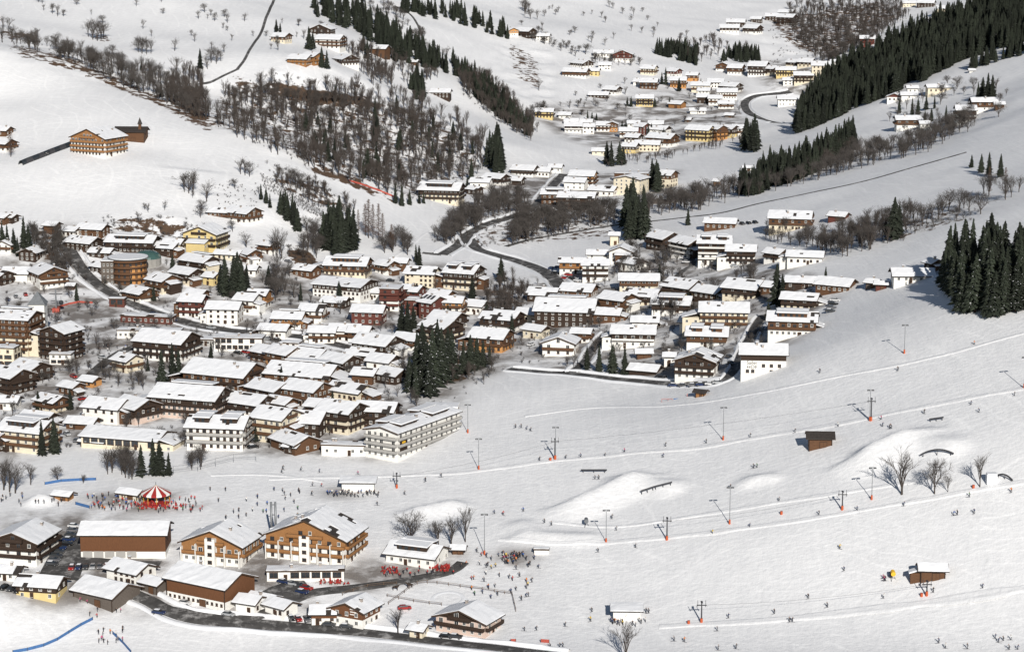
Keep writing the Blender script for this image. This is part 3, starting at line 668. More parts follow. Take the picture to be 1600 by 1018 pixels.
        if first and wins and s > 2.6:
            first = False; m = MB(); u = rnd.uniform(-.3, .3) * wid; m.box(-.6, -.1, -.3, .6, .02, 2.15, 'frame_brown'); m.box(-.42, -.13, 0, .42, -.1, 1.95, 'timber_dark'); link('door', m.mesh('door'), root, wpt(u, .005, .02), ang)
        if bal and n_st > 1 and (typ == 'gable' or f > .35):
            for st in range(1, n_st + (1 if typ == 'gable' and rise > 2.6 else 0)):
                zz = st * sth; w2 = half * (1.0 if st < n_st else .45); dp = 1.25; m = MB()
                m.box(-w2, -dp, zz - .16, w2, -.09, zz, balm if balm != 'frame_white' else 'timber_dark'); m.box(-w2, -dp, zz + .12, w2, -dp + .09, zz + 1.0, balm)
                m.box(-w2, -dp + .09, zz + .12, -w2 + .09, -.09, zz + 1.0, balm); m.box(w2 - .09, -dp + .09, zz + .12, w2, -.09, zz + 1.0, balm); m.box(-w2 - .04, -dp - .04, zz + 1.0, w2 + .04, -dp + .14, zz + 1.07, 'timber_dark')
                k = -w2 + .2
                while k < w2 and s > 3.2: m.box(k, -dp + .02, zz - .02, k + .12, -dp + .08, zz + .12, balm); k += 2.4
                link('balcony', m.mesh('balcony'), root, wpt(0, 0, 0), ang)
    tag(root, label or words + ' ' + kind, {'chalet': 'chalet', 'hotel': 'hotel', 'barn': 'barn', 'hut': 'hut'}.get(kind, kind.replace('_', ' ').split()[-1]), group)
    HOUSES.append(root); return root
# x y a b h rot style kind | where (completes the label) | options
TOWN = """
155 247 54 66 28 62 wo chalet|alone on the open left slope above the conveyor tunnel|pitch=22,split=.67
206 222 46 26 15 -3 b barn|behind the lone chalet on the open left slope|wins=0,bal=0,chim=0,snow=0
4 214 26 20 9 -20 ob0 hut|upper one of two at the left edge by the larch|bal=0
8 238 26 24 12 -30 wb chalet|lower one of two at the left edge by the larch|
440 68 24 20 10 -25 cb house|beside two spruces at the top of the hamlet on the wooded slope|bal=0
504 58 24 34 11 75 d chalet|gable-fronted, behind the large white house of the slope hamlet|bal=0,bare=.1
517 78 40 24 15 -18 w house|largest of the slope hamlet, long snowy roof, beside a tall spruce|
470 104 32 24 10 -22 o chalet|newly built, left of its twin on the terraced slope hamlet|
489 103 26 24 13 -38 o chalet|newly built, right of its twin on the terraced slope hamlet|
541 104 30 28 11 -58 wd chalet|lowest of the slope hamlet beside a dark spruce|
593 90 28 18 13 -20 b barn|on its own at the edge of the slope wood|wins=0,bal=0,chim=0
556 136 11 9 4 -10 g hut|tiny, on the slope below the hamlet above the wood|wins=0,bal=0,chim=0
644 101 18 9 4 -15 b shed|low and long, at the slope wood edge below the spruce band|wins=0,bal=0,chim=0
689 154 30 17 9 -8 d house|alone in a clearing right of the dark wedge of spruces|bal=0
820 60 28 20 10 -35 d chalet|upper left of the far valley, above a hedge line|
849 65 20 14 8 -10 w house|small, right of the dark chalet at the head of the hedge|bal=0
798 58 16 18 9 -60 ow house|left of the dark chalet above the hedge line|bal=0
974 97 24 30 11 80 rw chalet|gable-fronted on the far slope above the bare bushes|
943 90 30 16 6 -5 w house|low, left of the dark red gabled chalet on the far slope|bal=0
900 122 38 20 9 -18 wb chalet|long-roofed, lowest left of the far slope hamlet|
909 108 30 22 8 -50 wd house|behind the long-roofed chalet of the far slope hamlet|bal=0
929 119 15 14 8 -10 y house|narrow, between the long-roofed chalet and a pale house|bal=0
945 110 19 14 8 -5 w house|small and pale, under the bare bushes of the far slope|bal=0
1014 118 22 18 10 -20 c house|above the snowy garden left of the far big spruce|
1014 140 26 20 11 -10 b house|directly left of the far big spruce|
1000 134 18 16 6 -15 w house|low, left of the brown one under the far big spruce|bal=0
1053 121 18 16 9 -40 rw house|upper one right of the far big spruce|bal=0
1060 138 24 18 12 -8 oc house|ochre front, right of the far big spruce|
1082 128 17 14 10 -15 oc house|reddish with a stepped roof, middle of the far village|bal=0
1095 146 28 18 12 -10 c house|middle of the far village below the reddish one|
1118 138 24 18 9 -6 w house|flat-looking snowy roof in the upper row of the far village|bal=0
1142 146 28 22 10 -35 wd house|dark gable at the right end of the far village|
1100 152 18 14 10 -12 w house|small, left of the dark bush in the far village|bal=0
1136 156 30 18 12 -5 w house|broad front below the dark gable of the far village|
1098 162 17 16 10 -8 d house|front row left in the far village|bal=0
1117 165 20 16 11 -4 w house|front row middle in the far village|
1134 170 24 14 8 -2 w house|front row right beside the bend of the road|
936 154 30 16 5 -12 d house|low wide roof in the snowfield left of the yellow house|bal=0
957 149 22 18 8 -30 wd house|gable-ended, behind the low wide roof in the far snowfield|bal=0
1007 167 26 18 13 -3 y house|standing free in the far snowfield between two spruces|
1058 170 22 16 7 -35 o barn|free in the far snowfield below the big spruce|wins=0,bal=0,chim=0
1090 178 24 12 5 -2 w shed|long and white in the far snowfield|bal=0,chim=0
1140 184 13 9 4 -20 g hut|weathered, in the far snowfield left of the road bend|wins=0,bal=0,chim=0
1075 191 9 8 4 -20 g hut|weathered and smallest, in the far snowfield below the long white shed|wins=0,bal=0,chim=0
851 186 27 16 11 -8 y house|bright, at the upper left end of the riverside hamlet|
883 187 18 13 7 -12 wb house|small, right of the bright yellow one in the riverside hamlet|bal=0
893 196 20 14 6 -5 w house|back row, left end of the riverside hamlet|bal=0
914 197 22 13 6 -6 w house|back row beside two spruces in the riverside hamlet|bal=0
896 208 26 18 11 -6 db house|front row left end of the riverside hamlet|
919 209 18 16 11 0 w house|with round-arched openings in the front row of the riverside hamlet|bal=0
943 206 20 18 10 -8 w house|front row, left of the orange-gabled one|
957 206 12 16 12 85 oc house|orange gable in the riverside hamlet|bal=0
982 215 27 18 10 -4 w house|front row, below the spruce pair in the riverside hamlet|
990 224 22 18 9 -28 wd house|lowest small one of the riverside hamlet|bal=0
990 199 18 14 6 -6 w house|back row middle of the riverside hamlet|bal=0
1003 212 18 20 14 -40 r house|reddish gable in the middle of the riverside hamlet|bal=0
1025 200 22 16 6 -6 w house|back row right of the riverside hamlet|bal=0
1029 211 32 20 8 -30 wd house|dark gable behind the big balconied one of the riverside hamlet|bal=0
1035 231 42 26 14 -32 wb hotel|with brown balconies, largest of the riverside hamlet|
1012 237 38 20 11 -12 c house|long low front beside the big balconied one of the riverside hamlet|bal=0
985 240 22 18 11 -20 yb house|behind spruces at the river hedge|bal=0
937 243 22 14 7 -10 c house|at the left end of the river hedge|bal=0
1094 222 38 24 18 -28 y hotel|with dark balconies, leftmost of the yellow hotel row|
1121 220 22 22 18 -50 oc hotel|orange, second of the yellow hotel row|
1139 216 24 20 14 -40 yb hotel|third of the yellow hotel row|
1154 213 18 18 12 -25 w house|right end of the yellow hotel row by tall spruces|
1150 42 28 18 7 -12 d house|upper one of three on the far right slope|bal=0
1140 53 29 18 9 -8 wd house|middle one of three on the far right slope|bal=0
1176 54 24 20 9 -35 wd chalet|right one of three on the far right slope|
1182 36 16 12 6 -20 d house|half hidden by spruces on the far right slope|bal=0
1132 112 24 22 9 70 wb chalet|left of three below the far dark wood|
1150 118 22 20 11 -20 wb chalet|middle of three below the far dark wood|
1185 120 28 24 16 -20 wd hotel|right of three below the far dark wood|
1206 33 20 16 7 -10 d house|left of two in the far upper wood|bal=0
1230 40 26 18 12 -30 d house|right of two in the far upper wood|
1228 26 22 14 6 -20 wd house|top one in the far upper wood|bal=0
1420 11 20 12 6 -5 c house|highest left one at the top of the picture|bal=0
1447 12 26 16 7 -20 d house|highest middle one at the top of the picture|bal=0
1475 22 22 14 8 -10 c house|cream, at the top beside the dark forest|bal=0
1495 24 16 12 8 -30 oc house|ochre, at the top beside the dark forest|bal=0
1355 73 22 16 12 -8 r house|tall, alone inside the dark forest|
1206 118 16 18 10 -40 cd house|left end of the far hotel row by the forest|
1228 121 30 16 11 -8 y hotel|long, in the far hotel row by the forest|
1241 107 20 18 9 -40 cd house|behind the long yellow one by the forest|bal=0
1260 106 22 18 8 -30 cd house|back row centre of the far hotel row|bal=0
1284 121 32 22 17 -6 c hotel|plain tall block at the forest edge|bal=0
1304 102 12 10 5 -5 w shed|white, tucked against the forest edge|wins=0,bal=0,chim=0
1255 132 29 18 13 -5 cd house|tiered balconies below the far hotel row|
1231 134 15 12 8 -5 w house|small, below the long yellow one by the forest|bal=0
1231 166 32 18 11 -3 w house|long front beside the road bend under the forest|bal=0
1285 186 7 6 3 -5 w hut|tiny white one on the meadow under the forest|wins=0,bal=0,chim=0
1398 160 20 22 8 75 rw chalet|gable-fronted, left of the right-hand meadow farms|
1425 146 16 12 8 -3 w house|small, behind the right-hand meadow farms|bal=0
1420 156 24 14 7 -5 db house|between two farms on the right-hand meadow|bal=0
1468 146 41 15 9 3 c house|long and low on the crest of the right-hand meadow|bal=0
1418 202 38 20 15 0 wb chalet|broad, lowest on the right-hand meadow|split=.5
1444 201 14 12 8 0 wb shed|annex right of the broad lowest meadow chalet|bal=0,chim=0
1508 192 30 24 20 -4 wd chalet|tall, left of two on the right-hand meadow|
1536 174 38 20 15 0 wb chalet|upper one of two on the right-hand meadow|
1561 171 14 12 8 -5 b shed|annex right of the upper meadow chalet|bal=0,chim=0
1518 113 8 6 3 0 w hut|tiny roof at the spruce hedge on the right meadow|wins=0,bal=0,chim=0
6 352 20 18 11 -30 b house|dark one at the left edge under the slope|bal=0
20 350 12 14 10 -30 d house|steep-gabled next to it at the left edge under the slope|bal=0
82 367 20 16 14 -20 b barn|behind bare trees left of the big slope-foot barn|wins=0,bal=0,chim=0
112 372 24 18 10 -25 wb house|low, touching the big slope-foot barn|bal=0
146 373 44 24 13 -20 b barn|big, at the foot of the open left slope|chim=1,bal=0
132 396 48 30 12 -28 d house|wide snowy roof beside the upper road bend|bal=0
208 398 76 34 15 -10 d hotel|very long roof with dark strips, below the slope-foot barn|dorm=1
10 397 22 26 12 75 w chalet|at the left edge above the dark gabled one|
50 410 32 28 12 75 d chalet|gable-fronted, left of the spruces above the road|bal=0
28 440 40 30 10 -5 w house|low broad roof behind the big balconied chalet at left|bal=0,wins=0
76 453 50 46 20 -58 wb chalet|big, with long balconies, left of the upper road|split=.5
5 447 22 24 14 -40 d house|cut by the left edge beside the big balconied chalet|
112 453 11 9 6 -15 b hut|little, right of the big balconied chalet|wins=0,bal=0,chim=0
160 405 34 20 8 -15 d house|low, left of the round orange one|bal=0
262 403 34 26 12 -22 d house|dark, right of the green dome|bal=0
272 397 30 22 13 -15 c house|annex left of the big yellow gabled hotel|bal=0
322 397 46 56 25 72 y hotel|big yellow gable with glazed balconies under the slope|sh=None,pitch=21
288 386 20 18 14 -15 w house|white wing left of the yellow gabled hotel|bal=0
380 352 46 34 16 -35 wb chalet|above the town on its own terrace below the slope|
344 340 32 20 7 -15 b house|low wing left of the terrace chalet|bal=0
220 474 40 34 12 -42 wb chalet|facing the upper road, right of the round orange one|
256 460 38 36 17 -42 cb house|cream gable behind the roadside chalet|sh=None
292 447 44 30 15 -38 cd house|with chimneyed long roof above the cream gable|
312 428 54 34 14 -38 cd house|broad roof left of the town spruces|dorm=-1
332 447 20 20 12 -30 y house|yellow base left of the town spruces|bal=0
303 497 36 30 23 -12 rw house|tiered, dark red, above the curved snowy pavilion|
308 470 30 22 8 -25 b house|small, behind the tiered dark red one|bal=0
352 508 50 34 22 -8 w hotel|broad white block with few balconies above the red pavilion|bal=0
388 492 32 30 20 -20 w house|right of the broad white block|
358 408 40 18 8 -18 c house|low row behind the town spruces|bal=0
392 413 24 26 13 -50 wb chalet|left of the big bare tree in mid-town|
390 432 26 18 9 -12 w house|low, below the chalet by the big bare tree|bal=0
420 398 24 20 12 -35 wb house|left of the brown earth bank|
690 318 64 38 20 -12 cd hotel|large, two-stepped snowy roof above the river road|dorm=1,pitch=22
752 295 30 20 10 -15 w house|white, right of the large hotel above the river road|bal=0
775 290 34 24 11 -35 wd house|right of the large hotel above the river road|
742 305 20 16 9 -40 d house|squeezed beside the large hotel above the river road|bal=0
544 434 66 40 16 -10 cb hotel|with long brown balcony under the dark spruce block|dorm=1,pitch=22
604 430 26 24 13 -38 wb house|gabled, right of the hotel under the spruce block|
624 424 27 20 12 -12 b house|small, snow-roofed, beside a spruce on the town's upper edge|bal=0
540 472 84 54 20 -24 wd hall|long, with dark bare roof strip and white pilasters|pitch=13,bal=0,bare=.12,chim=0
660 450 46 34 19 -14 c house|plain cream block, snowy roof, mid upper town|bal=0
725 455 50 42 24 -22 cd hotel|with many gables and balconies right of the plain cream block|dorm=2
405 484 30 26 20 -14 wo house|left of the snowy firs in mid-town|
525 482 38 24 8 -20 d house|low snowy roof in front of the long hall|bal=0
652 493 32 30 20 -12 r house|dark red block with white stair tower in mid-town|flat=1,bal=1
612 486 30 34 30 -10 rw house|taller, cream and red with balconies|flat=1
645 478 30 28 20 -25 r house|red gable right of the cream and red flats|
676 500 26 34 24 -40 r house|red with panels on its roof|solar=3,bal=0
707 497 34 26 22 -12 ow house|right of the red gables|
577 508 48 32 18 -10 r house|low red block left of the dark spruces|bal=0
452 514 46 30 14 -10 wo house|orange band, left of a twin-roofed white one|dorm=-1
490 506 36 30 18 -12 w house|twin-roofed, right of the orange banded one|
540 534 46 30 15 -8 w house|by the lower road bend, snowy roof|
785 520 56 40 18 -25 wd chalet|broad snowy roof at the right of the big spruces|
820 276 36 24 10 -20 wd house|left of the upper river road, first of the row|
848 277 24 20 9 -12 rw house|red gable in the row above the river wood|bal=0
868 270 20 16 8 -12 w house|end of the row above the river wood|bal=0
806 290 22 18 8 -20 d house|low, beside the river road above the wood|bal=0
911 292 38 26 17 -14 ow house|white and orange, above the twin-roofed brown row|
900 297 32 22 12 -16 w house|white, left in front of the orange one|bal=0
986 305 36 44 24 62 c hotel|with plain gable and long wing, above the tall spruces|bal=0,flat=0,pitch=12
990 282 60 20 10 -4 cb hotel|long flat-roofed wing behind the cream gable|flat=1
1043 294 22 24 20 -30 cb house|brown-fronted end block right of the cream gable|bal=0
868 320 42 24 17 -6 b house|dark brown, left of the long brown riverside one|dorm=1
902 329 56 26 20 -12 d house|long brown one above the riverside wood|
943 307 40 22 9 -22 wb house|low, right above the long brown riverside one|bal=0
1034 318 30 18 8 -10 g shed|grey, behind the bare trees right of the tall spruces|bal=0,wins=0
1078 310 17 12 8 -30 r hut|dark red, among bare trees above the cleared path|wins=0,bal=0,chim=0
1120 291 9 9 8 -20 o hut|little orange tower on the meadow above the cleared path|wins=0,bal=0,chim=0
1168 268 14 8 6 -3 w hut|white, at the corner of the spruce strip|wins=0,bal=0,chim=0
960 383 14 12 14 -5 c hut|narrow cream transformer tower beneath the tall spruces|bal=0,wins=0,chim=0
972 412 32 36 16 78 w house|with hipped snowy roof under the transformer tower|bal=0
936 412 36 20 13 -4 w house|long, left of the hip-roofed white one|bal=0
898 428 46 20 16 -6 wo house|left of the parked cars by the river bend|split=.6
930 440 40 26 23 -2 wd house|tall and white with two dark balconies by the parked cars|split=1
988 424 34 28 10 -45 rw house|dark snow-free roof, red gable|bare=.45,bal=0
998 454 60 30 14 -3 cb house|long cream front with brown balcony|
1038 392 42 40 16 -55 d chalet|dark, left of the group of big snowy gables|bal=1
1075 405 44 36 20 -55 db chalet|grey-white front, second of the group of big snowy gables|
1116 414 50 36 30 -6 db hotel|dark with white balconies, tallest on the rise|
1158 415 44 30 20 -8 wd hotel|white with dark balconies on the rise|
1126 360 48 22 11 -14 b hall|brown and low above the tallest dark hotel|bal=0
1068 465 50 44 13 -40 yb house|pale yellow front beside the side lane|
1110 470 44 34 10 -42 d house|dark gable right of the pale yellow front|bal=0
1164 470 56 44 15 -30 cd house|broad snowy roof left of the single spruce|
1131 517 74 44 26 -6 c hotel|cream with four brown balconies on the rise|
885 512 92 60 22 -10 d hotel|huge dark brown one with long dormer|dorm=-1,sh=None,bal=0
850 472 44 34 9 -18 d house|low roofs behind the huge dark brown hotel, left|bal=0
905 466 50 34 9 -20 b house|low roofs behind the huge dark brown hotel, middle|bal=0,bare=.12
965 492 46 38 20 -38 cb house|cream gable right of the huge dark brown hotel|
1005 478 48 34 13 -20 cd house|behind the dormered white one in the centre right|
1050 492 58 38 14 -12 wd house|dormered, white, left of the cream hotel with four balconies|dorm=1
1008 514 40 24 10 -6 w house|low snowy block under the dormered white one|bal=0
1235 362 64 36 20 -12 cb hotel|upper right, above the bare-tree row|
1310 346 27 18 8 -30 r hut|dark red, among bare trees of the upper right row|wins=0,bal=0
1212 410 28 24 12 -40 wd house|left of the white and brown one beneath the bare-tree row|
1258 415 54 26 12 -12 wb house|white and brown, right beneath the bare-tree row|
1252 453 44 26 10 -15 d house|low, beneath the single spruce|bal=0
1306 460 54 34 11 -28 b house|brown gable on the edge of the ski slope|
1364 451 18 14 8 -30 g hut|grey, at the ski slope edge beside the red shed|wins=0,bal=0
1377 453 17 11 8 -15 r hut|red shed at the ski slope edge|wins=0,bal=0,chim=0
1425 442 62 34 10 -2 wb house|low farmhouse in the shadow of the spruce knoll|bal=0
1458 425 18 22 12 -60 d house|dark gable half behind the spruce knoll|bal=0
1250 486 54 30 15 -18 cd house|cream, above the last white hotel of the slope edge|
1238 528 74 42 23 -10 wb hotel|last big one at the slope edge, brown balconies|
25 556 70 50 50 -14 cb hotel|multi-storey cream block with balcony grid at the left edge|pitch=17
97 566 46 48 40 62 d hotel|black-green gable with flower-box balconies|pitch=20,sh=None
97 570 34 20 14 -5 w pavilion|low, round-fronted, under the black-green gable|flat=1,glaz=1,bal=0
12 574 34 30 26 -10 c house|modern cream box with a big glass front at the left edge|flat=1,glaz=2,bal=0
50 598 50 42 17 -40 d chalet|dark roofed under the multi-storey cream block|bare=.08
20 618 50 46 24 -38 d hotel|dark balconied one at the left edge, middle height|
200 583 34 34 16 -40 c house|pale yellow villa with white balcony in the middle of town|
262 567 84 56 26 -22 wd hotel|white with deep dark eaves behind two spruces|
235 530 100 20 11 -4 w house|long low arcade with a snowy roof above the plaza|wins=1,bal=0,flat=1
375 549 76 30 17 -5 rw pavilion|modern, glass front with a red band by the road|flat=1,glaz=2,bal=0,split=.75
352 615 108 66 22 -24 b hotel|huge brown roof with an orange penthouse|bal=1
300 657 110 60 28 -18 p hotel|large pink and dark one with penthouse behind the courtyard|dorm=-1
215 664 54 50 22 -42 p house|pink and brown gable left of the courtyard|
170 664 62 44 22 -22 w house|white with orange stair at the left of the pink gable|bal=0
12 640 36 24 11 -6 w house|low white arcade at the left edge under the dark balconied one|bal=0
46 710 76 52 30 -22 c hotel|cream with big dormer at lower left of town|dorm=1
5 706 34 40 20 -45 d house|cut by the left edge beside the cream dormered one|
130 672 44 26 9 -15 b house|low brown roofs left of the long windowed hall|bal=0
200 706 130 56 15 -17 cb hall|long, with large windows and a snowy roof|glaz=1,bal=0,chim=0,pitch=15
344 705 90 52 32 -9 ww hotel|pale with white balconies right of the long windowed hall|
392 652 60 44 17 -30 wd house|behind the pale hotel with white balconies|
430 530 44 26 12 -14 wb house|beside the red pavilion by the road|
505 537 40 26 16 -6 w house|white, by the road left of the tiled one|
563 536 32 26 15 -12 wb house|brown-topped, right of the white roadside one|
590 563 62 46 20 -30 wd hotel|with glass balconies on its right side below the road|
418 568 40 34 14 -40 b chalet|brown, left of its twin in the old centre|
446 575 46 40 18 -40 oc chalet|ochre-brown, right twin in the old centre|
482 578 60 46 14 -28 d house|with a long dark skylight in the old centre|dorm=-1,bal=0
532 584 50 38 15 -40 wd house|dark gable right of the long skylight|
572 602 34 30 14 -18 b house|brown, left of the big spruces in the old centre|bal=0
614 602 40 34 13 -38 d house|brown, half in the shade of the big spruces|bal=0
690 540 50 44 24 -40 cd chalet|balconied, just right of the big spruces top|
768 552 56 44 20 -22 oc chalet|broad snowy roof and ochre wall right of the big spruces|
476 606 108 56 14 -20 b hotel|long stepped roofs in the old centre|dorm=-1,bal=0
424 634 60 44 20 -40 wd hotel|white with dark balconies in the lower town|
480 637 60 44 22 -32 wb hotel|white front with brown stair bay in the lower town|
547 630 60 38 14 -32 c house|snowy roof left of the spruces' foot|bal=0
432 694 56 50 34 -28 c hotel|cream with a glazed oriel, lower town|bal=1
472 686 74 50 22 -14 d house|windowed dark brown one beside the cream oriel hotel|bal=0,bare=.18
535 680 60 50 30 -30 cd hotel|cream with dark balconies behind the slope-side hotel|
590 668 60 40 22 -12 d house|dark, tucked behind the slope-side hotel|
462 712 66 48 15 -50 b chalet|brown gable with stone patches at the foot of town|bal=0
460 711 22 20 11 -30 d hut|small, in front of the brown gable at the foot of town|bal=0,chim=0
540 713 72 24 14 -6 w pavilion|low entrance with dark canopy left of the slope-side hotel|flat=1,bal=0
876 557 42 50 18 78 w chalet|white gable with big windows at the snow garden|sh=None,pitch=20
909 536 28 20 14 -12 wb house|small, right behind the white gable|
990 544 66 38 20 -6 db house|dark front with red shutters behind the spruce row|
1006 560 23 16 8 0 b hut|thick snow cap, behind the spruce row|wins=0,bal=0,chim=0
1008 588 44 26 7 -22 d garage|low, beside the parked car at the lane corner|wins=0,bal=0,chim=0
1090 595 54 62 26 74 wd hotel|dark gable with white sides by the slope road|pitch=19
1105 543 62 40 16 -8 wb house|behind the dark gable hotel by the slope road|
1046 572 16 14 14 -6 w house|narrow white tower-like one left of the dark gable hotel|bal=0
1192 585 70 46 28 -5 wd hotel|lettered wall at the corner of the ski slope|bal=0,split=.72,ann=0,wins=0
40 884 80 78 36 76 wd hotel|big, gable-fronted, lower left corner car park|pitch=20
198 872 132 54 38 0 bw hall|huge, brown boarded, with garage doors, by the car park|split=.27,bal=0,chim=0,pitch=20,wins=0,gar=5
346 887 70 102 33 72 wo hotel|left of the pair of big gabled ones at the slope foot|pitch=22,bare=.1,split=.4
66 940 66 40 22 -12 yb house|yellow base, dark top, lower left|bal=0
168 956 82 62 20 -33 g barn|dark weathered, beside the little race course|wins=0,bal=0,chim=0
206 918 62 44 21 -33 w house|white, between the weathered barn and the brown hall|bal=0
243 930 34 26 16 -35 g hut|small and dark, left of the brown boarded hall by the road|wins=0,bal=0,chim=0
330 958 118 66 36 -32 bw hall|brown boarded with white base beside the road|split=.38,bal=0,chim=1,wins=0,slit=12
392 962 34 30 18 -25 w hut|white lean-to in front of the brown hall by the road|bal=0,chim=0
14 908 40 26 14 -10 w house|low, white, left edge beside the car park|bal=0
494 885 82 134 40 72 wo hotel|right and larger of the pair of big gabled ones, honey balconies|pitch=22,bare=.2,split=.5
478 908 120 24 15 2 w restaurant|low, wavy snowy roof in front of the big gabled hotels|flat=1,glaz=1,bal=0
652 890 82 50 17 -22 w restaurant|round snowy roofs and red terrace at the slope foot|bal=0
716 866 18 12 9 -5 b hut|little, at the end of the restaurant terrace|wins=0,bal=0,chim=0
440 969 40 30 18 -38 w hut|small twin-roofed white one by the road|bal=0,chim=0
413 952 40 22 12 -30 w shed|low, joined behind the twin-roofed white one|bal=0,wins=0
556 984 52 58 27 62 bw house|with carved lettering on its brown front, by the road|split=.52,bal=0,pitch=20
510 976 44 30 18 2 bw house|lower wing of the lettered brown one by the road|split=.55,bal=0
655 998 22 20 14 -25 c hut|tiny cream one by the road|bal=0
732 998 52 88 24 62 p chalet|pink front with a dark full-width balcony by the paddock|pitch=18,split=1
560 768 50 18 14 -2 w lift_station|under a thick snow slab with a queue in front|wins=0,bal=0,chim=0,shed=1
979 969 42 20 15 -2 lift lift_station|green with a snow roof and queue at the lower lift|wins=0,bal=0,chim=0,shed=1
1281 701 36 24 15 -4 b barn|with dark bare roof on the ski slope|snow=0,wins=0,bal=0,chim=0,pitch=24
1456 908 38 22 17 -4 b barn|with a snow roof and little lean-to on the ski slope|wins=0,bal=0,chim=0,pitch=24
1095 620 14 9 7 -25 o hut|tiny orange kiosk on the piste|snow=0,bal=0,chim=0,wins=0
846 866 22 8 7 -3 w hut|low white control cabin at the top of the lower queue|flat=1,bal=0,wins=0,chim=0
205 782 34 16 10 -25 c hut|cream stall beside the carousel|wins=0,bal=0,chim=0
100 783 26 14 9 -20 o hut|honey timber snack stall by the snow mound|wins=0,bal=0,chim=0
590 720 60 60 38 0 ww hotel|long, balconied, directly at the piste edge, dark sign on its corner|seg=((621,722),(718,668)),pitch=12,bal=1,dorm=2,over=.9
690 650 52 30 11 -4 w pavilion|glazed pool terrace behind the long piste-side hotel|flat=2,glaz=1,bal=0,chim=0
232 507 84 22 9 -12 r pavilion|low, curved snowy roof beside the upper road|flat=1,bal=0,chim=0
184 480 24 12 11 -5 r pavilion|little dark red glass box at the road|flat=1,glaz=1,bal=0,chim=0
600 579 40 34 11 -30 wd house|low roof between the two brown ones left of the big spruces|bal=0
566 566 44 30 9 -25 d house|flat dark gable beneath the glass-balconied hotel|bal=0
82 646 44 32 15 -38 cb house|at the dark plaza, left of the bare park trees|
112 618 30 24 11 -35 b hut|beside the plaza under the black-green gable|bal=0,chim=0
142 606 26 20 9 -30 oc kiosk|orange-brown, at the plaza corner|bal=0,chim=0
62 668 50 30 11 -25 d house|low dark roofs above the cream dormered hotel|bal=0
328 541 46 24 8 -6 k pavilion|low grey-blue flat roof left of the red banded pavilion|flat=1,bal=0,chim=0
455 545 30 18 7 -12 w garage|low, at the car park behind the old centre|flat=1,bal=0,chim=0
700 515 46 34 14 -32 wd house|behind the top of the big town spruces|
640 548 40 30 14 -30 wb house|left behind the top of the big town spruces|
742 492 36 26 12 -25 wb house|in the overgrown gap left of the broad snowy chalet|
828 505 36 26 12 -25 cb house|left of the huge dark brown hotel|
838 530 34 24 12 -35 cd house|left of the white gable with big windows|
950 505 40 28 12 -15 b house|under the cream gable right of the huge dark hotel|
1085 520 40 28 13 -20 wd house|left beneath the cream four-balcony hotel|
1200 460 32 22 10 -30 b house|behind the single spruce at the slope edge|bal=0
480 436 34 24 11 -30 b house|left of the hotel under the spruce block|bal=0
590 470 30 20 11 -20 w house|between the long hall and the plain cream block|bal=0
690 478 34 24 14 -30 cb house|behind the red roofs with panels|
160 430 30 22 10 -35 d house|left of the round orange one below the long roof|bal=0
440 645 40 30 12 -35 b house|between the white hotels of the lower town|bal=0
505 655 44 32 16 -25 wd house|right of the windowed dark brown one|
380 600 50 34 12 -25 d house|dark, right behind the huge brown roof|bal=0
150 700 40 24 8 -20 d shed|low, left of the long windowed hall's end|bal=0,chim=0
"""
STY['ob0'] = STY['b']; STY['lift'] = ('plaster_white', 'pad_green', 'timber_dark', 'green and white')
mat('pad_green', (.10, .14, .06), .8, .1, 2)
WORDS = {'ob0': 'brown timber', 'lift': 'green and white'}
for ln in TOWN.strip().splitlines():
    a, where, opt = ln.split('|'); t = a.split(); x, y, la, lb, lh, rot = map(float, t[:6]); sty, kind = t[6], t[7]
    kw = eval('dict(' + opt + ')')
    w = STY[sty][3]
    if any(q in where.split(',')[0] for q in ('timber', 'cream', 'yellow', 'white', 'dark', 'brown', 'red', 'orange', 'pink', 'green')) and len((w + ' ' + kind + ' ' + where).split()) > 15: w = ''
    lab = (w + ' ' + kind.replace('_', ' ') + ' ' + where).strip().replace(' ,', ',')
    house(x, y, la, lb, lh, rot, sty, kind, ' '.join(lab.split()[:16]), **kw)
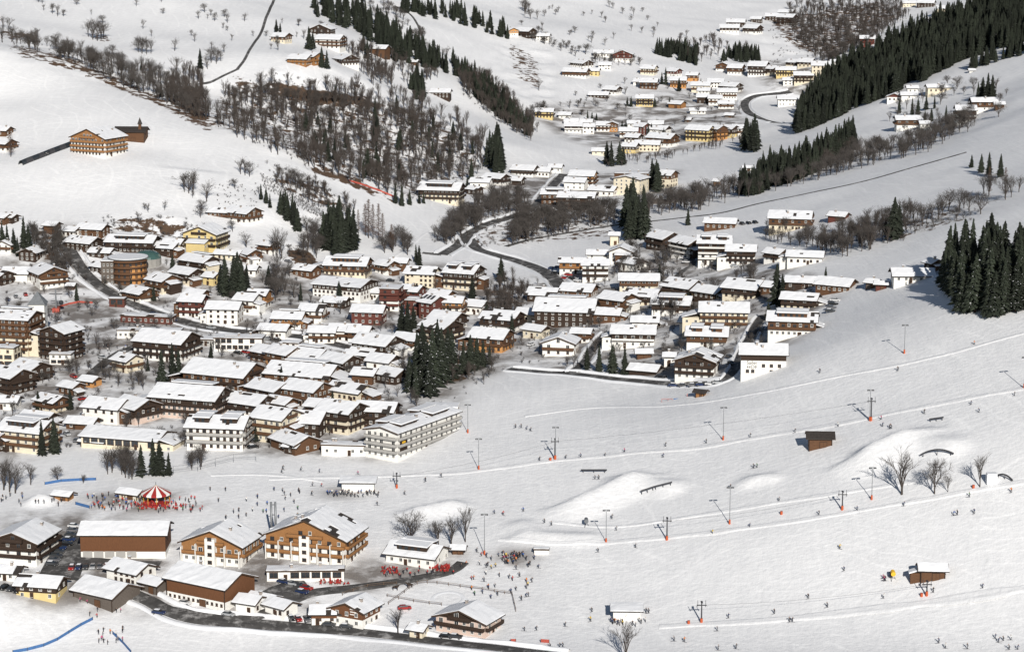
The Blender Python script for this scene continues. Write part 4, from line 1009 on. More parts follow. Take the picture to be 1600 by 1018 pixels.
# ---------------------------------------------------------------- trees
def bare_tree(seed, H=12.0, W=1.0, twig='twig_bare', bush=False, dense=1.0):
    r = random.Random(seed); T = MB(); C = MB()
    def rdir(d, ang):
        ax = d.orthogonal().normalized(); ax.rotate(Matrix.Rotation(r.uniform(0, 6.283), 3, d)); q = d.copy(); q.rotate(Matrix.Rotation(ang, 3, ax)); return q
    def grow(p, d, L, rad, lev):
        d = (d + Vector((r.uniform(-.12, .12), r.uniform(-.12, .12), .10))).normalized(); e = p + d * L
        if lev >= 4: C.spike(p, e, rad, twig); return
        if lev <= 1: T.tube(p, e, rad, rad * .6, 'bark_bare', 5, False)
        else: C.spike(p, p + (e - p) * 1.25, rad, twig)
        n = {0: 5, 1: 4, 2: 5, 3: 5}[lev]
        n = max(2, int(n * dense + .5))
        for i in range(n):
            f = r.uniform(.45, 1.0) if i else 1.0; q = p + (e - p) * f
            grow(q, rdir(d, R(r.uniform(18, 52)) * W), L * r.uniform(.55, .78), rad * (.55 if lev < 2 else .62), lev + 1)
    if bush:
        for i in range(5): grow(Vector((r.uniform(-.4, .4), r.uniform(-.4, .4), -.2)), Vector((r.uniform(-.6, .6), r.uniform(-.6, .6), 1)).normalized(), H * .42, H * .016, 2)
        T.tube((0, 0, -.3), (0, 0, H * .3), H * .02, H * .01, 'bark_bare', 4, False)
    else:
        th = H * .17; T.tube((0, 0, -.8), (0, 0, th), H * .021, H * .017, 'bark_bare', 6, False)
        for i in range(5):
            z = th * (.6 + .5 * i / 4); grow(Vector((0, 0, z)), (rdir(Vector((0, 0, 1)), R(r.uniform(8, 34)) * W)), H * r.uniform(.26, .36), H * .011, 0 if i == 0 else 1)
        grow(Vector((0, 0, th)), Vector((r.uniform(-.1, .1), r.uniform(-.1, .1), 1)).normalized(), H * .32, H * .014, 0)
    return T, C
def spruce_tree(seed, H=20.0, Rb=3.3, needles='needles'):
    r = random.Random(seed); T = MB(); C = MB(); T.tube((0, 0, -1), (0, 0, H * .96), H * .014, .03, 'bark_spruce', 5, False)
    z = H * r.uniform(.05, .10); k = 0
    while z < H * .985:
        f = 1 - z / H; L = Rb * (f ** .82) * r.uniform(.82, 1.12) + .18; nb = max(5, int(6 + 5 * f)); a0 = r.uniform(0, 6.28)
        for i in range(nb):
            a = a0 + 6.283 * i / nb + r.uniform(-.2, .2); l = L * r.uniform(.5, 1.25); ca, sa = math.cos(a), math.sin(a); dr = r.uniform(.28, .55)
            def pt(t, wv, dz): return (ca * t * l - sa * wv, sa * t * l + ca * wv, z - dr * l * t * t * .9 + .12 * l * t + dz)
            w = l * .24 + .12
            C.v += [pt(.02, 0, .1), pt(.5, -w, -.02), pt(.5, w, -.02), pt(1.0, 0, -.05), pt(.55, 0, .28 * w + .1), pt(.6, 0, -.55 * w - .12)]; n = len(C.v) - 6; m = C.mi(needles)
            for q in ((0, 1, 4), (0, 4, 2), (1, 3, 4), (4, 3, 2), (0, 5, 1), (0, 2, 5), (1, 5, 3), (2, 3, 5)): C.f.append(tuple(n + j for j in q)); C.m.append(m)
        z += H * .029 * (0.5 + f * .75) * r.uniform(.85, 1.15); k += 1
    C.spike((0, 0, H * .95), (0, 0, H * 1.01), .12, needles, 4)
    return T, C
def larch_tree(seed, H=20.0, Rb=3.0):
    r = random.Random(seed); T = MB(); C = MB(); T.tube((0, 0, -1), (0, 0, H), H * .013, .03, 'bark_bare', 5, False); z = H * .15
    while z < H * .98:
        f = 1 - z / H; L = Rb * f ** .8 + .3
        for i in range(7):
            a = r.uniform(0, 6.28); l = L * r.uniform(.6, 1.15); e = Vector((math.cos(a) * l, math.sin(a) * l, z + l * r.uniform(-.1, .25))); p = Vector((0, 0, z)); C.spike(p, e, .06, 'larch_twig')
            for j in range(5):
                q = p + (e - p) * r.uniform(.25, 1); C.spike(q, q + Vector((r.uniform(-.7, .7), r.uniform(-.7, .7), r.uniform(-.7, .15))), .055, 'larch_twig')
        z += H * .026
    return T, C
VAR = {'bare': [bare_tree(11 + i, 12, (1.0, 1.15, .75, 1.0, .6)[i], dense=(1, .9, .85, .8, .85)[i]) for i in range(5)], 'spruce': [spruce_tree(31 + i, 20, (4.1, 3.5, 4.6, 3.8)[i]) for i in range(4)],
       'snowy': [spruce_tree(51 + i, 20, (4.0, 4.5, 3.6)[i], 'needles_snowy') for i in range(3)], 'larch': [larch_tree(71 + i) for i in range(2)],
       'brown': [bare_tree(91 + i, 12, (.5, .6, .42)[i], 'twig_brown', dense=.85) for i in range(3)], 'bush': [bare_tree(111 + i, 4, 1.1, ('twig_brown', 'twig_bare', 'twig_brown')[i], True) for i in range(3)]}
BASEH = {'bare': 12, 'spruce': 20, 'snowy': 20, 'larch': 20, 'brown': 12, 'bush': 4}
TREES = []
def plant(kind, px, py, h, label):
    px = np.atleast_1d(px); py = np.atleast_1d(py); h = np.broadcast_to(np.asarray(h, float), px.shape)
    x, y, z, d = G.hit(px, py)
    for i in range(len(px)): TREES.append((kind, x[i], y[i], z[i], h[i], label, F / d[i] * h[i]))
def patch(kind, poly, n, h0, h1, label):
    x, y = scatter(poly, n); plant(kind, x, y, RNG.uniform(h0, h1, len(x)), label)
def spots(kind, pts, label):
    for p in pts: plant(kind, [p[0]], [p[1]], [p[2]], label)
# conifers
patch('spruce', [(430,230),(560,285),(740,285),(740,215),(600,160),(450,150)], 34, 9, 15, 'spruce standing among the bare wood of the gully')
patch('snowy', [(1470,436),(1480,470),(1500,486),(1545,496),(1600,484),(1640,480),(1640,425),(1600,425),(1530,422)], 170, 13, 25, 'snow-flecked spruce of the dense knoll at the right edge')
FOR = 'dark spruce of the big forest on the right hillside'
patch('spruce', [(1238,213),(1290,192),(1335,172),(1400,147),(1445,127),(1500,96),(1600,66),(1640,55),(1640,-15),(1560,2),(1500,28),(1430,56),(1395,76),(1350,95),(1300,120),(1262,160)], 1700, 12, 23, FOR)
patch('spruce', [(1515,110),(1600,86),(1640,76),(1640,66),(1600,74),(1530,97)], 60, 9, 14, 'small spruce in the hedge below the big right forest')
patch('spruce', [(1150,303),(1205,268),(1270,250),(1330,217),(1338,232),(1262,276),(1172,308)], 230, 10, 19, 'spruce in the dark strip above the right meadow path')
patch('spruce', [(485,5),(560,20),(620,55),(690,100),(700,118),(620,98),(560,52),(495,28)], 170, 13, 20, 'spruce in the dark band down the upper left slope')
patch('spruce', [(620,8),(700,14),(790,52),(795,62),(700,34),(628,22)], 60, 12, 18, 'spruce in the upper row at the top of the slope')
patch('spruce', [(700,95),(735,112),(790,165),(830,205),(825,215),(770,178),(715,125)], 110, 10, 16, 'spruce in the dark wedge above the far valley')
patch('spruce', [(640,142),(652,162),(662,158),(662,128),(652,120)], 22, 11, 15, 'spruce in the small dark wedge in the clearing')
patch('spruce', [(756,262),(772,275),(788,268),(785,240),(765,235)], 14, 19, 25, 'tall spruce of the clump by the valley narrows')
patch('spruce', [(1022,84),(1050,92),(1090,104),(1092,84),(1030,76)], 70, 11, 15, 'spruce in the far left dark wood')
patch('spruce', [(1112,106),(1140,98),(1190,104),(1188,84),(1145,84)], 60, 10, 15, 'spruce in the far right dark wood')
patch('spruce', [(972,372),(985,379),(1008,377),(1005,345),(985,335)], 14, 20, 25, 'tall spruce of the clump above the cream tower')
patch('spruce', [(1000,300),(1030,303),(1028,290),(1005,290)], 6, 16, 20, 'spruce behind the tall clump beside the cream gable')
patch('spruce', [(505,388),(520,402),(553,403),(555,380),(530,362),(510,365)], 26, 16, 21, 'spruce of the dark block above mid-town')
patch('spruce', [(436,335),(452,350),(468,364),(468,350),(448,330)], 14, 10, 14, 'spruce in the short row on the snowy bank')
spots('spruce', [(408,312,9),(416,318,9),(422,325,8)], 'small spruce above the terrace chalet')
spots('spruce', [(352,462,20),(366,464,21),(378,465,19),(372,455,20),(386,463,16),(345,455,14)], 'town spruce in the group left of the long hall')
spots('spruce', [(38,388,17),(45,390,13),(12,392,14),(22,395,13),(4,390,14),(28,400,10)], 'spruce left of the upper road bend')
spots('snowy', [(652,606,24),(664,612,25),(676,606,25),(660,590,24),(690,600,24),(700,592,22),(684,585,24),(706,584,19),(640,612,15),(672,620,17),(650,622,14)], 'big spruce of the dark clump in the town centre')
spots('spruce', [(724,585,15),(735,580,16),(745,577,14),(755,574,12),(765,570,9)], 'spruce right of the big dark clump in the town centre')
spots('spruce', [(628,527,16),(637,530,18),(646,528,15),(530,470,10),(738,470,12),(783,440,13),(655,415,11),(650,410,10)], 'single spruce between the mid-town roofs')
spots('spruce', [(917,580,11),(936,582,12),(957,584,12.5),(976,586,12)], 'spruce in the row of four by the slope road')
spots('snowy', [(253,598,15),(270,596,17),(280,594,14),(231,580,7)], 'spruce in front of the white hotel with deep eaves')
spots('spruce', [(66,712,14),(85,708,14)], 'slim spruce of the pair beside the cream dormered hotel')
spots('spruce', [(221,744,12),(240,742,14),(250,743,13),(264,743,9)], 'spruce behind the carousel meadow')
spots('spruce', [(1213,478,19),(1222,480,15)], 'single spruce left of the slope-edge houses')
spots('spruce', [(1075,352,10),(1397,374,20),(1404,372,16)], 'single spruce along the right meadow')
spots('spruce', [(1535,155,15),(1543,156,18),(1550,154,16),(1528,153,11)], 'spruce of the clump above the right-hand farms')
spots('spruce', [(1405,177,10),(1425,181,13),(1434,180,12),(1447,172,10),(1460,170,9),(1445,191,8),(1455,190,9),(1478,188,10)], 'small spruce between the right-hand farms')
patch('spruce', [(1160,240),(1185,243),(1188,228),(1165,225)], 9, 18, 24, 'tall spruce by the yellow hotel row')
spots('spruce', [(948,257,17),(955,260,18),(968,258,17),(974,257,13)], 'spruce at the river hedge of the hamlet')
spots('spruce', [(918,189,9),(925,190,8),(932,188,6),(972,206,9),(978,207,10),(1013,212,10),(1018,210,9),(1037,213,7),(1040,133,16),(1034,132,11),(1046,168,9),(1051,167,8),(980,166,8),(986,167,9),(1023,167,8),(1061,143,12),(1095,132,6)], 'small spruce in the far village')
spots('spruce', [(1533,270,10),(1545,274,12),(1563,277,12),(1518,262,7)], 'small spruce among bare trees on the right slope')
spots('spruce', [(432,56,13),(438,57,11),(483,78,18),(489,77,14),(503,106,16),(511,108,14),(313,108,15),(221,110,7),(252,152,10),(568,80,14),(574,92,15)], 'spruce beside the hamlet on the wooded slope')
spots('spruce', [(588,208,15),(640,190,10),(720,235,13),(540,232,12),(500,215,10),(592,275,13),(730,300,10),(618,318,12),(628,322,13),(640,320,9),(655,318,8),(662,318,8)], 'spruce standing among the bare wood of the gully')
spots('larch', [(17,245,17),(576,372,22),(583,374,20),(571,368,18),(592,376,21),(598,380,17),(560,366,14),(1545,305,14),(1570,310,15),(612,392,15)], 'brown leafless larch standing among the other trees')
# bare broadleaf trees
GUL = 'bare tree in the wooded gully of the upper left slope'
patch('bare', [(0,74),(60,82),(130,107),(200,142),(260,167),(320,194),(330,170),(270,120),(220,112),(150,94),(60,67),(0,62)], 170, 8, 14, 'bare tree along the crest hedge of the open left slope')
patch('brown', [(262,162),(330,196),(312,122),(270,112)], 60, 10, 16, 'brown bare tree of the thick copse on the crest hedge')
spots('bare', [(145,62,17),(152,64,18),(158,62,16),(138,58,13),(162,60,14)], 'tall bare tree in the rounded clump on the upper left slope')
spots('bare', [(216,82,13),(222,84,15),(229,85,15),(236,84,13),(175,88,10),(273,80,11),(330,98,14),(338,100,13),(324,108,11),(345,96,10)], 'bare tree on the upper left slope right of the rounded clump')
spots('bare', [(60,4,9),(66,6,9),(82,22,10),(90,26,10),(5,45,11),(14,47,10),(34,62,9),(58,60,9),(213,10,8),(310,30,8),(320,20,9)], 'bare tree near the top left corner')
patch('brown', [(335,200),(400,228),(480,264),(560,292),(640,312),(762,272),(755,215),(700,180),(650,155),(560,138),(480,140),(420,132),(340,150)], 470, 9, 15, GUL)
patch('bare', [(335,198),(400,225),(480,262),(560,290),(640,310),(760,270),(745,220),(690,192),(640,168),(560,152),(480,150),(420,142),(345,155)], 200, 8, 12, GUL)
patch('brown', [(572,110),(612,112),(614,142),(576,136)], 22, 11, 15, 'brown bare tree below the slope barn')
patch('brown', [(540,75),(640,92),(690,125),(600,135),(555,110)], 90, 7, 12, 'bare tree around the slope barn')
patch('brown', [(715,112),(760,120),(800,160),(840,205),(830,222),(770,185),(720,140)], 220, 8, 13, 'bare tree in the dark wedge above the far valley')
patch('bare', [(490,0),(560,15),(620,50),(690,95),(700,90),(640,30),(600,0)], 60, 7, 11, 'bare tree among the upper left spruces')
RIV = 'bare tree in the riverside wood in the valley middle'
patch('bare', [(672,378),(700,348),(760,312),(820,302),(832,330),(760,348),(700,384)], 90, 8, 13, RIV)
patch('bare', [(800,345),(960,328),(962,350),(800,384)], 120, 9, 14, RIV)
patch('bare', [(672,378),(700,348),(760,312),(820,302),(832,330),(760,348),(700,384)], 50, 7, 11, RIV)
PTH = 'bare tree in the long row along the cleared meadow path'
patch('bare', [(1000,342),(1100,328),(1200,302),(1330,268),(1450,238),(1530,200),(1522,186),(1440,218),(1330,244),(1200,284),(1100,308),(1000,324)], 210, 9, 14, PTH)
patch('brown', [(1270,275),(1330,262),(1335,225),(1290,240)], 30, 9, 13, PTH)
patch('bare', [(1268,397),(1320,402),(1400,378),(1480,348),(1535,338),(1522,322),(1450,332),(1380,347),(1300,362),(1270,372)], 75, 8, 13, 'bare tree in the gully row between the two right slopes')
patch('brown', [(1268,397),(1340,400),(1400,378),(1380,355),(1300,370)], 25, 8, 12, 'brown bare tree in the gully row between the two right slopes')
patch('brown', [(1225,12),(1400,0),(1422,28),(1350,78),(1290,106),(1240,62)], 420, 8, 12, 'bare tree of the far wood at the top right')
patch('bare', [(1225,12),(1400,0),(1422,28),(1350,78),(1290,106),(1240,62)], 200, 8, 12, 'bare tree of the far wood at the top right')
spots('bare', [(1545,306,13),(1537,303,11),(1571,312,14),(1580,308,11),(1592,300,9)], 'bare tree on the right slope above the spruce knoll')
patch('bare', [(600,395),(640,400),(642,375),(605,380)], 18, 8, 12, 'bare tree beside the piste tongue')
patch('brown', [(430,275),(500,292),(560,330),(540,340),(480,318),(430,290)], 60, 5, 9, 'bare young tree on the bank above the plantation')
patch('bare', [(470,405),(500,410),(505,370),(480,360)], 18, 8, 12, 'bare tree left of the dark spruce block')
spots('bare', [(433,402,17),(440,404,14),(427,400,12),(385,388,10)], 'large bare tree above the mid-town chalets')
patch('bare', [(420,470),(460,475),(465,430),(425,425)], 16, 8, 12, 'bare tree below the brown earth bank')
patch('bare', [(48,372),(100,372),(112,420),(90,440),(55,395)], 36, 7, 11, 'bare tree inside the upper road bend')
spots('bare', [(295,302,14),(302,304,15),(288,300,12),(323,315,13),(376,272,10),(383,274,11),(390,276,10),(455,290,13),(462,292,13),(470,296,12)], 'bare tree on the snowy bank right of the open left slope')
spots('bare', [(6,765,12),(15,768,13),(24,770,12),(48,757,9),(90,752,7),(36,700,12),(8,757,11),(130,755,4)], 'bare tree in the lower left corner of the town meadow')
patch('bare', [(160,742),(208,752),(210,735),(165,725)], 16, 8, 12, 'bare tree of the copse behind the carousel')
patch('bare', [(275,738),(320,735),(318,722),(278,725)], 7, 5, 9, 'small bare tree right of the copse behind the carousel')
spots('bare', [(641,848,12.5)], 'single bare tree right of the big gabled hotels')
spots('bare', [(685,850,9.5),(705,852,12),(727,846,13)], 'bare tree of the row of three above the restaurant')
spots('bare', [(1409,772,16)], 'largest bare tree on the ski slope, left of three')
spots('bare', [(1460,771,14)], 'bare tree in the middle of three on the ski slope under the arched rail')
spots('bare', [(1531,760,12)], 'bare tree beside the white block on the ski slope')
spots('bare', [(1481,768,6)], 'small bare tree between the big ones on the ski slope')
spots('bare', [(978,1030,13)], 'bare tree at the bottom edge below the green lift station')
spots('bare', [(622,988,9)], 'bare tree beside the lettered brown house')
patch('bare', [(1010,500),(1060,505),(1058,485),(1015,485)], 9, 7, 11, 'bare tree between the roofs in the centre right')
patch('bare', [(1140,455),(1200,445),(1200,425),(1150,420)], 12, 6, 9, 'bare tree in the snowy garden below the rise')
patch('brown', [(745,465),(800,440),(832,470),(805,500),(760,500)], 50, 6, 10, 'brown bare tree in the overgrown river gap in mid-town')
patch('brown', [(640,560),(745,555),(745,590),(650,616)], 36, 5, 9, 'brown bare tree around the big spruce clump')
patch('bare', [(960,430),(1045,450),(1050,400),(1010,380),(985,395)], 34, 6, 10, 'frosty bare tree on the bank beneath the tall spruces')
patch('bare', [(1195,380),(1270,395),(1270,365),(1200,350)], 22, 6, 10, 'bare tree around the upper right hotel')
patch('bare', [(150,600),(235,612),(230,580),(160,575)], 14, 5, 8, 'bare tree of the little park in the town middle')
patch('bare', [(820,30),(840,32),(845,20),(815,15)], 8, 11, 15, 'bare tree of the clump at the top of the far slope')
spots('bare', [(872,20,8),(868,24,8),(952,12,10),(958,14,9),(973,22,9),(990,25,10),(915,85,12),(842,142,11),(965,172,7),(1000,205,8)], 'lone bare tree on the far slope')
patch('bare', [(825,62),(900,90),(905,82),(840,52)], 34, 5, 9, 'bare bush in the hedge line of the far slope')
patch('bare', [(925,100),(1000,108),(1000,95),(930,92)], 26, 6, 9, 'bare tree around the far slope hamlet')
patch('brown', [(1030,82),(1090,98),(1140,88),(1190,95),(1150,70),(1100,62),(1060,70)], 50, 8, 13, 'bare tree of the far valley wood')
patch('brown', [(940,255),(1080,236),(1160,215),(1160,222),(1080,245),(950,264)], 70, 4, 7, 'bush in the river hedge of the hamlet')
patch('bare', [(800,215),(860,180),(850,165),(800,190)], 34, 6, 10, 'bare tree on the slope above the bright yellow house')
spots('spruce', [(120,470,9),(205,455,7),(240,470,8),(270,425,9),(420,445,10),(470,470,9),(505,500,10),(560,470,8),(595,500,9),(700,505,10),(760,500,9),(800,520,9),(850,500,8),(940,480,8),(1030,440,9),(1075,480,8),(1200,500,8),(1290,440,7),(330,560,8),(440,600,8),(60,640,8),(110,640,9),(400,690,7),(520,640,8)], 'small spruce in a garden between the town houses')
patch('bare', [(0,10),(200,60),(380,90),(560,60),(420,10),(200,0)], 34, 5, 9, 'lone bare tree on the wide upper left slope')
patch('bare', [(700,20),(860,60),(960,80),(1080,60),(1000,10),(800,0)], 30, 5, 9, 'lone bare tree on the far slope')
patch('bare', [(860,195),(1080,225),(1160,180),(1130,130),(1000,120),(880,150)], 60, 4, 8, 'bare tree in the gardens of the far villages')
patch('bare', [(1370,215),(1560,195),(1590,140),(1480,130),(1380,165)], 34, 6, 11, 'bare tree around the right-hand meadow farms')
patch('bare', [(180,345),(330,380),(420,345),(400,290),(300,300)], 16, 4, 8, 'bare tree on the bank at the foot of the left slope')
# scrub on melted ground
SCR = [([(0,72),(130,108),(320,195),(330,165),(220,112),(60,64),(0,60)], 160), ([(335,198),(480,262),(640,312),(760,270),(690,192),(560,150),(420,110),(345,150)], 520),
 ([(410,250),(500,285),(560,335),(510,335),(440,300)], 110), ([(720,110),(790,160),(840,205),(830,222),(720,150)], 90), ([(1225,12),(1400,0),(1422,28),(1290,106),(1240,62)], 160),
 ([(672,378),(760,312),(830,302),(960,328),(962,352),(800,386),(700,388)], 200), ([(448,380),(505,415),(512,432),(450,405)], 50), ([(1000,342),(1330,268),(1530,200),(1522,186),(1330,244),(1000,324)], 160), ([(1268,400),(1400,380),(1535,340),(1522,322),(1290,365)], 120),
 ([(640,560),(745,555),(745,592),(650,620)], 50), ([(745,465),(832,445),(832,500),(760,505)], 70), ([(48,355),(112,360),(118,420),(60,400)], 60), ([(160,340),(305,340),(305,372),(170,374)], 60), ([(1200,30),(1240,60),(1300,105),(1200,100)], 50)]
for p, n in SCR: patch('bush', p, n, 1.5, 3.6, 'scrub')
px_, py_ = [], []                                   # young trees planted in rows on the bank
for i in range(9):
    for j in range(24):
        u, v = i / 8, j / 23; px_.append(408 + v * 95 + u * 6 + RNG.uniform(-1.5, 1.5)); py_.append(272 + v * 58 + u * 22 - v * u * 6 + RNG.uniform(-1, 1))
plant('bush', np.array(px_), np.array(py_), 1.7, 'young')
for i in range(40): px_.append(0)
patch('bush', [(330,290),(400,285),(405,325),(340,320)], 60, 1.0, 1.8, 'young')

def tree_meshes(kind):
    out = []
    for T, C in VAR[kind]: out.append((T.mesh('trunk'), C.mesh('crown')))
    return out
TM = {k: tree_meshes(k) for k in VAR}
PROTO = {}
for k, vs in VAR.items():
    c = bpy.data.collections.new('proto_' + k)
    for T, C in vs:
        J = MB(); J.v = T.v + C.v; n = len(T.v); J.f = T.f + [tuple(i + n for i in f) for f in C.f]; J.mats = T.mats + [q for q in C.mats if q not in T.mats]; J.m = T.m + [J.mats.index(C.mats[i]) for i in C.m]
        c.objects.link(bpy.data.objects.new('proto_' + k, J.mesh('proto_' + k)))
    PROTO[k] = c
def gn_scatter(name, kind, items, label, cat):
    me = bpy.data.meshes.new(name); me.from_pydata([(t[1], t[2], t[3]) for t in items], [], [])
    nv = len(VAR[kind])
    for an, ty, vals in (('sc', 'FLOAT', [t[4] / BASEH[kind] for t in items]), ('wf', 'FLOAT', [random.uniform(.78, 1.25) for t in items]), ('rz', 'FLOAT', [random.uniform(0, 6.28) for t in items]), ('va', 'INT', [random.randrange(nv) for t in items])):
        a = me.attributes.new(an, ty, 'POINT'); a.data.foreach_set('value', vals)
    o = link(name, me); g = bpy.data.node_groups.new(name, 'GeometryNodeTree')
    g.interface.new_socket('Geometry', in_out='INPUT', socket_type='NodeSocketGeometry'); g.interface.new_socket('Geometry', in_out='OUTPUT', socket_type='NodeSocketGeometry')
    N = g.nodes; gi = N.new('NodeGroupInput'); go = N.new('NodeGroupOutput'); ip = N.new('GeometryNodeInstanceOnPoints'); ci = N.new('GeometryNodeCollectionInfo')
    ci.inputs['Collection'].default_value = PROTO[kind]; ci.inputs['Separate Children'].default_value = True; ci.inputs['Reset Children'].default_value = True
    def na(nm, ty):
        x = N.new('GeometryNodeInputNamedAttribute'); x.data_type = ty; x.inputs['Name'].default_value = nm; return x.outputs['Attribute']
    cx = N.new('ShaderNodeCombineXYZ'); L = g.links; L.new(na('rz', 'FLOAT'), cx.inputs[2])
    L.new(gi.outputs[0], ip.inputs['Points']); L.new(ci.outputs[0], ip.inputs['Instance']); ip.inputs['Pick Instance'].default_value = True
    L.new(na('va', 'INT'), ip.inputs['Instance Index']); L.new(cx.outputs[0], ip.inputs['Rotation']); sv = N.new('ShaderNodeCombineXYZ'); mw = N.new('ShaderNodeMath'); mw.operation = 'MULTIPLY'; sc_ = na('sc', 'FLOAT'); L.new(sc_, mw.inputs[0]); L.new(na('wf', 'FLOAT'), mw.inputs[1]); L.new(mw.outputs[0], sv.inputs[0]); L.new(mw.outputs[0], sv.inputs[1]); L.new(sc_, sv.inputs[2]); L.new(sv.outputs[0], ip.inputs['Scale']); L.new(ip.outputs[0], go.inputs[0])
    md = o.modifiers.new('scatter', 'NODES'); md.node_group = g; tag(o, label, cat, None, 'stuff')
def one_tree(t):
    kind, x, y, z, h, label, _ = t; nm = {'bare': 'bare_tree', 'brown': 'bare_tree', 'spruce': 'spruce_tree', 'snowy': 'spruce_tree', 'larch': 'larch_tree'}[kind]
    wf = random.uniform(.78, 1.25); q_ = h / BASEH[kind]; r = link(nm, None, None, (x, y, z), random.uniform(0, 6.28), (q_ * wf, q_ * wf, q_)); tr, cr = random.choice(TM[kind])
    link('trunk', tr, r); link('crown', cr, r); tag(r, label, 'tree', label.replace('bare tree', 'bare trees').replace('spruce', 'spruces', 1))
con = sorted([t for t in TREES if t[0] in ('spruce', 'snowy')], key=lambda t: -t[6]); dec = sorted([t for t in TREES if t[0] in ('bare', 'brown')], key=lambda t: -t[6])
for t in con[:300] + dec[:300] + [t for t in TREES if t[0] == 'larch']: one_tree(t)
for kind, nm, lab, rest in (('spruce', 'spruce_forest', 'dark spruce forest covering the far hillsides', con[300:]), ('snowy', 'spruce_forest', 'snow-flecked spruces filling the back of the right knoll', con[300:]),
                            ('bare', 'bare_woodland', 'grey leafless woodland on the slopes and along the river', dec[300:]), ('brown', 'bare_woodland', 'brown leafless woodland on the gully slopes', dec[300:])):
    it = [t for t in rest if t[0] == kind]
    if it: gn_scatter(nm, kind, it, lab, 'trees')
gn_scatter('scrub', 'bush', [t for t in TREES if t[0] == 'bush'], 'brown scrub and young planted trees on the banks', 'scrub')
# ---------------------------------------------------------------- round orange apartment house, dome, turret
def arc_block(m, cx, cy, r, a0, a1, z0, z1, mt, n=14, cap=True):
    P = [(cx + r * math.cos(a0 + (a1 - a0) * i / n), cy + r * math.sin(a0 + (a1 - a0) * i / n)) for i in range(n + 1)]
    for p, q in zip(P, P[1:]): m.face([(p[0], p[1], z0), (q[0], q[1], z0), (q[0], q[1], z1), (p[0], p[1], z1)], mt)
    if cap: m.face([(p[0], p[1], z1) for p in P], mt); m.face([(p[0], p[1], z0) for p in reversed(P)], mt)
def round_house():
    x, y, z, s = at(192, 446); r = 12.0; root = link('apartment_house', None, None, (x + 1.5, y + 9, z), None, (.74, .74, .95))
    m = MB(); arc_block(m, 0, 0, r, 0, 6.2832, -1.5, 13.2, 'timber_brown', 28); m.build('wall', root); m = MB(); arc_block(m, 0, 0, r + .06, R(-75), R(10), -1.5, 10, 'plaster_orange', 12, False); m.build('orange_panel', root)
    m = MB(); m.box(-16.5, -10.5, -1.5, -8, 7, 12.2, 'timber_grey'); m.build('side_wing', root)
    for st in range(4):
        m = MB(); zz = st * 3.1 + 2.4; n = 20
        for i in range(n):
            a, b = R(200 + 150 * i / n), R(200 + 150 * (i + 1) / n); ro, ri = r + 1.5, r + .02
            p = [(ri * math.cos(a), ri * math.sin(a)), (ro * math.cos(a), ro * math.sin(a)), (ro * math.cos(b), ro * math.sin(b)), (ri * math.cos(b), ri * math.sin(b))]
            m.hexa([(q[0], q[1], zz) for q in p] + [(q[0], q[1], zz + .2) for q in p], 'timber_dark')
            p = [((ro - .1) * math.cos(a), (ro - .1) * math.sin(a)), (ro * math.cos(a), ro * math.sin(a)), (ro * math.cos(b), ro * math.sin(b)), ((ro - .1) * math.cos(b), (ro - .1) * math.sin(b))]
            m.hexa([(q[0], q[1], zz + .2) for q in p] + [(q[0], q[1], zz + 1.15) for q in p], 'timber_brown')
        m.build('balcony', root)
        for i in range(8):
            a = R(210 + 19 * i); link('window', window_mesh(1.7, 2.0, 'frame_brown'), root, ((r + .02) * math.cos(a), (r + .02) * math.sin(a), st * 3.1 + .6), a + math.pi / 2)
        for i in range(3): link('window', window_mesh(1.15, 1.3), root, (-14.6 + i * 2.6, -10.51, st * 3.1 + .7), 0)
    m = MB(); arc_block(m, 0, 0, r + 1.7, 0, 6.2832, 13.2, 13.6, 'roof_metal', 30); m.box(-16.9, -10.9, 12.2, -7.5, 7.4, 12.6, 'fascia'); rf = m.build('roof', root)
    m = MB(); arc_block(m, 0, 0, r + 1.2, 0, 6.2832, 13.6, 13.9, 'snow', 30); m.box(-16.6, -10.6, 12.6, -7.8, 7.1, 12.95, 'snow'); m.build('snow_cover', rf)
    tag(root, 'round orange apartment house with curved brown balconies beside the upper road', 'apartment house')
round_house()
x, y, z, s = at(228, 418); m = MB()
for i in range(6):
    for j in range(16):
        a, b = i / 6 * 1.57, (i + 1) / 6 * 1.57; u, v = j / 16 * 6.283, (j + 1) / 16 * 6.283
        m.face([(7 * math.cos(a) * math.cos(u), 7 * math.cos(a) * math.sin(u), 4 + 4 * math.sin(a)), (7 * math.cos(a) * math.cos(v), 7 * math.cos(a) * math.sin(v), 4 + 4 * math.sin(a)), (7 * math.cos(b) * math.cos(v), 7 * math.cos(b) * math.sin(v), 4 + 4 * math.sin(b)), (7 * math.cos(b) * math.cos(u), 7 * math.cos(b) * math.sin(u), 4 + 4 * math.sin(b))], 'glass_green')
arc_block(m, 0, 0, 7, 0, 6.2832, -1, 4, 'concrete', 16, False); tag(m.build('dome_hall', None, False, (x, y + 6, z)), 'small green glass dome right of the round orange house', 'dome')
def tower(px, py, w, h, cone, wallm, roofm, name, label, cat):
    x, y, z, s = at(px, py); root = link(name, None, None, (x, y + w / 2, z)); m = MB(); m.box(-w / 2, -w / 2, -1.5, w / 2, w / 2, h, wallm); m.build('shaft', root)
    m = MB(); k = w / 2 + .5; ap = (0, 0, h + cone); c = [(-k, -k, h), (k, -k, h), (k, k, h), (-k, k, h)]
    for i in range(4): m.face([c[i], c[(i + 1) % 4], ap], roofm)
    m.face(c[::-1], roofm); m.build('roof', root); tag(root, label, cat)
tower(59, 536, 7, 17.5, 5.5, 'plaster_white', 'roof_metal', 'stair_tower', 'slim white stair tower with a grey pointed cap beside the balcony grid', 'tower')
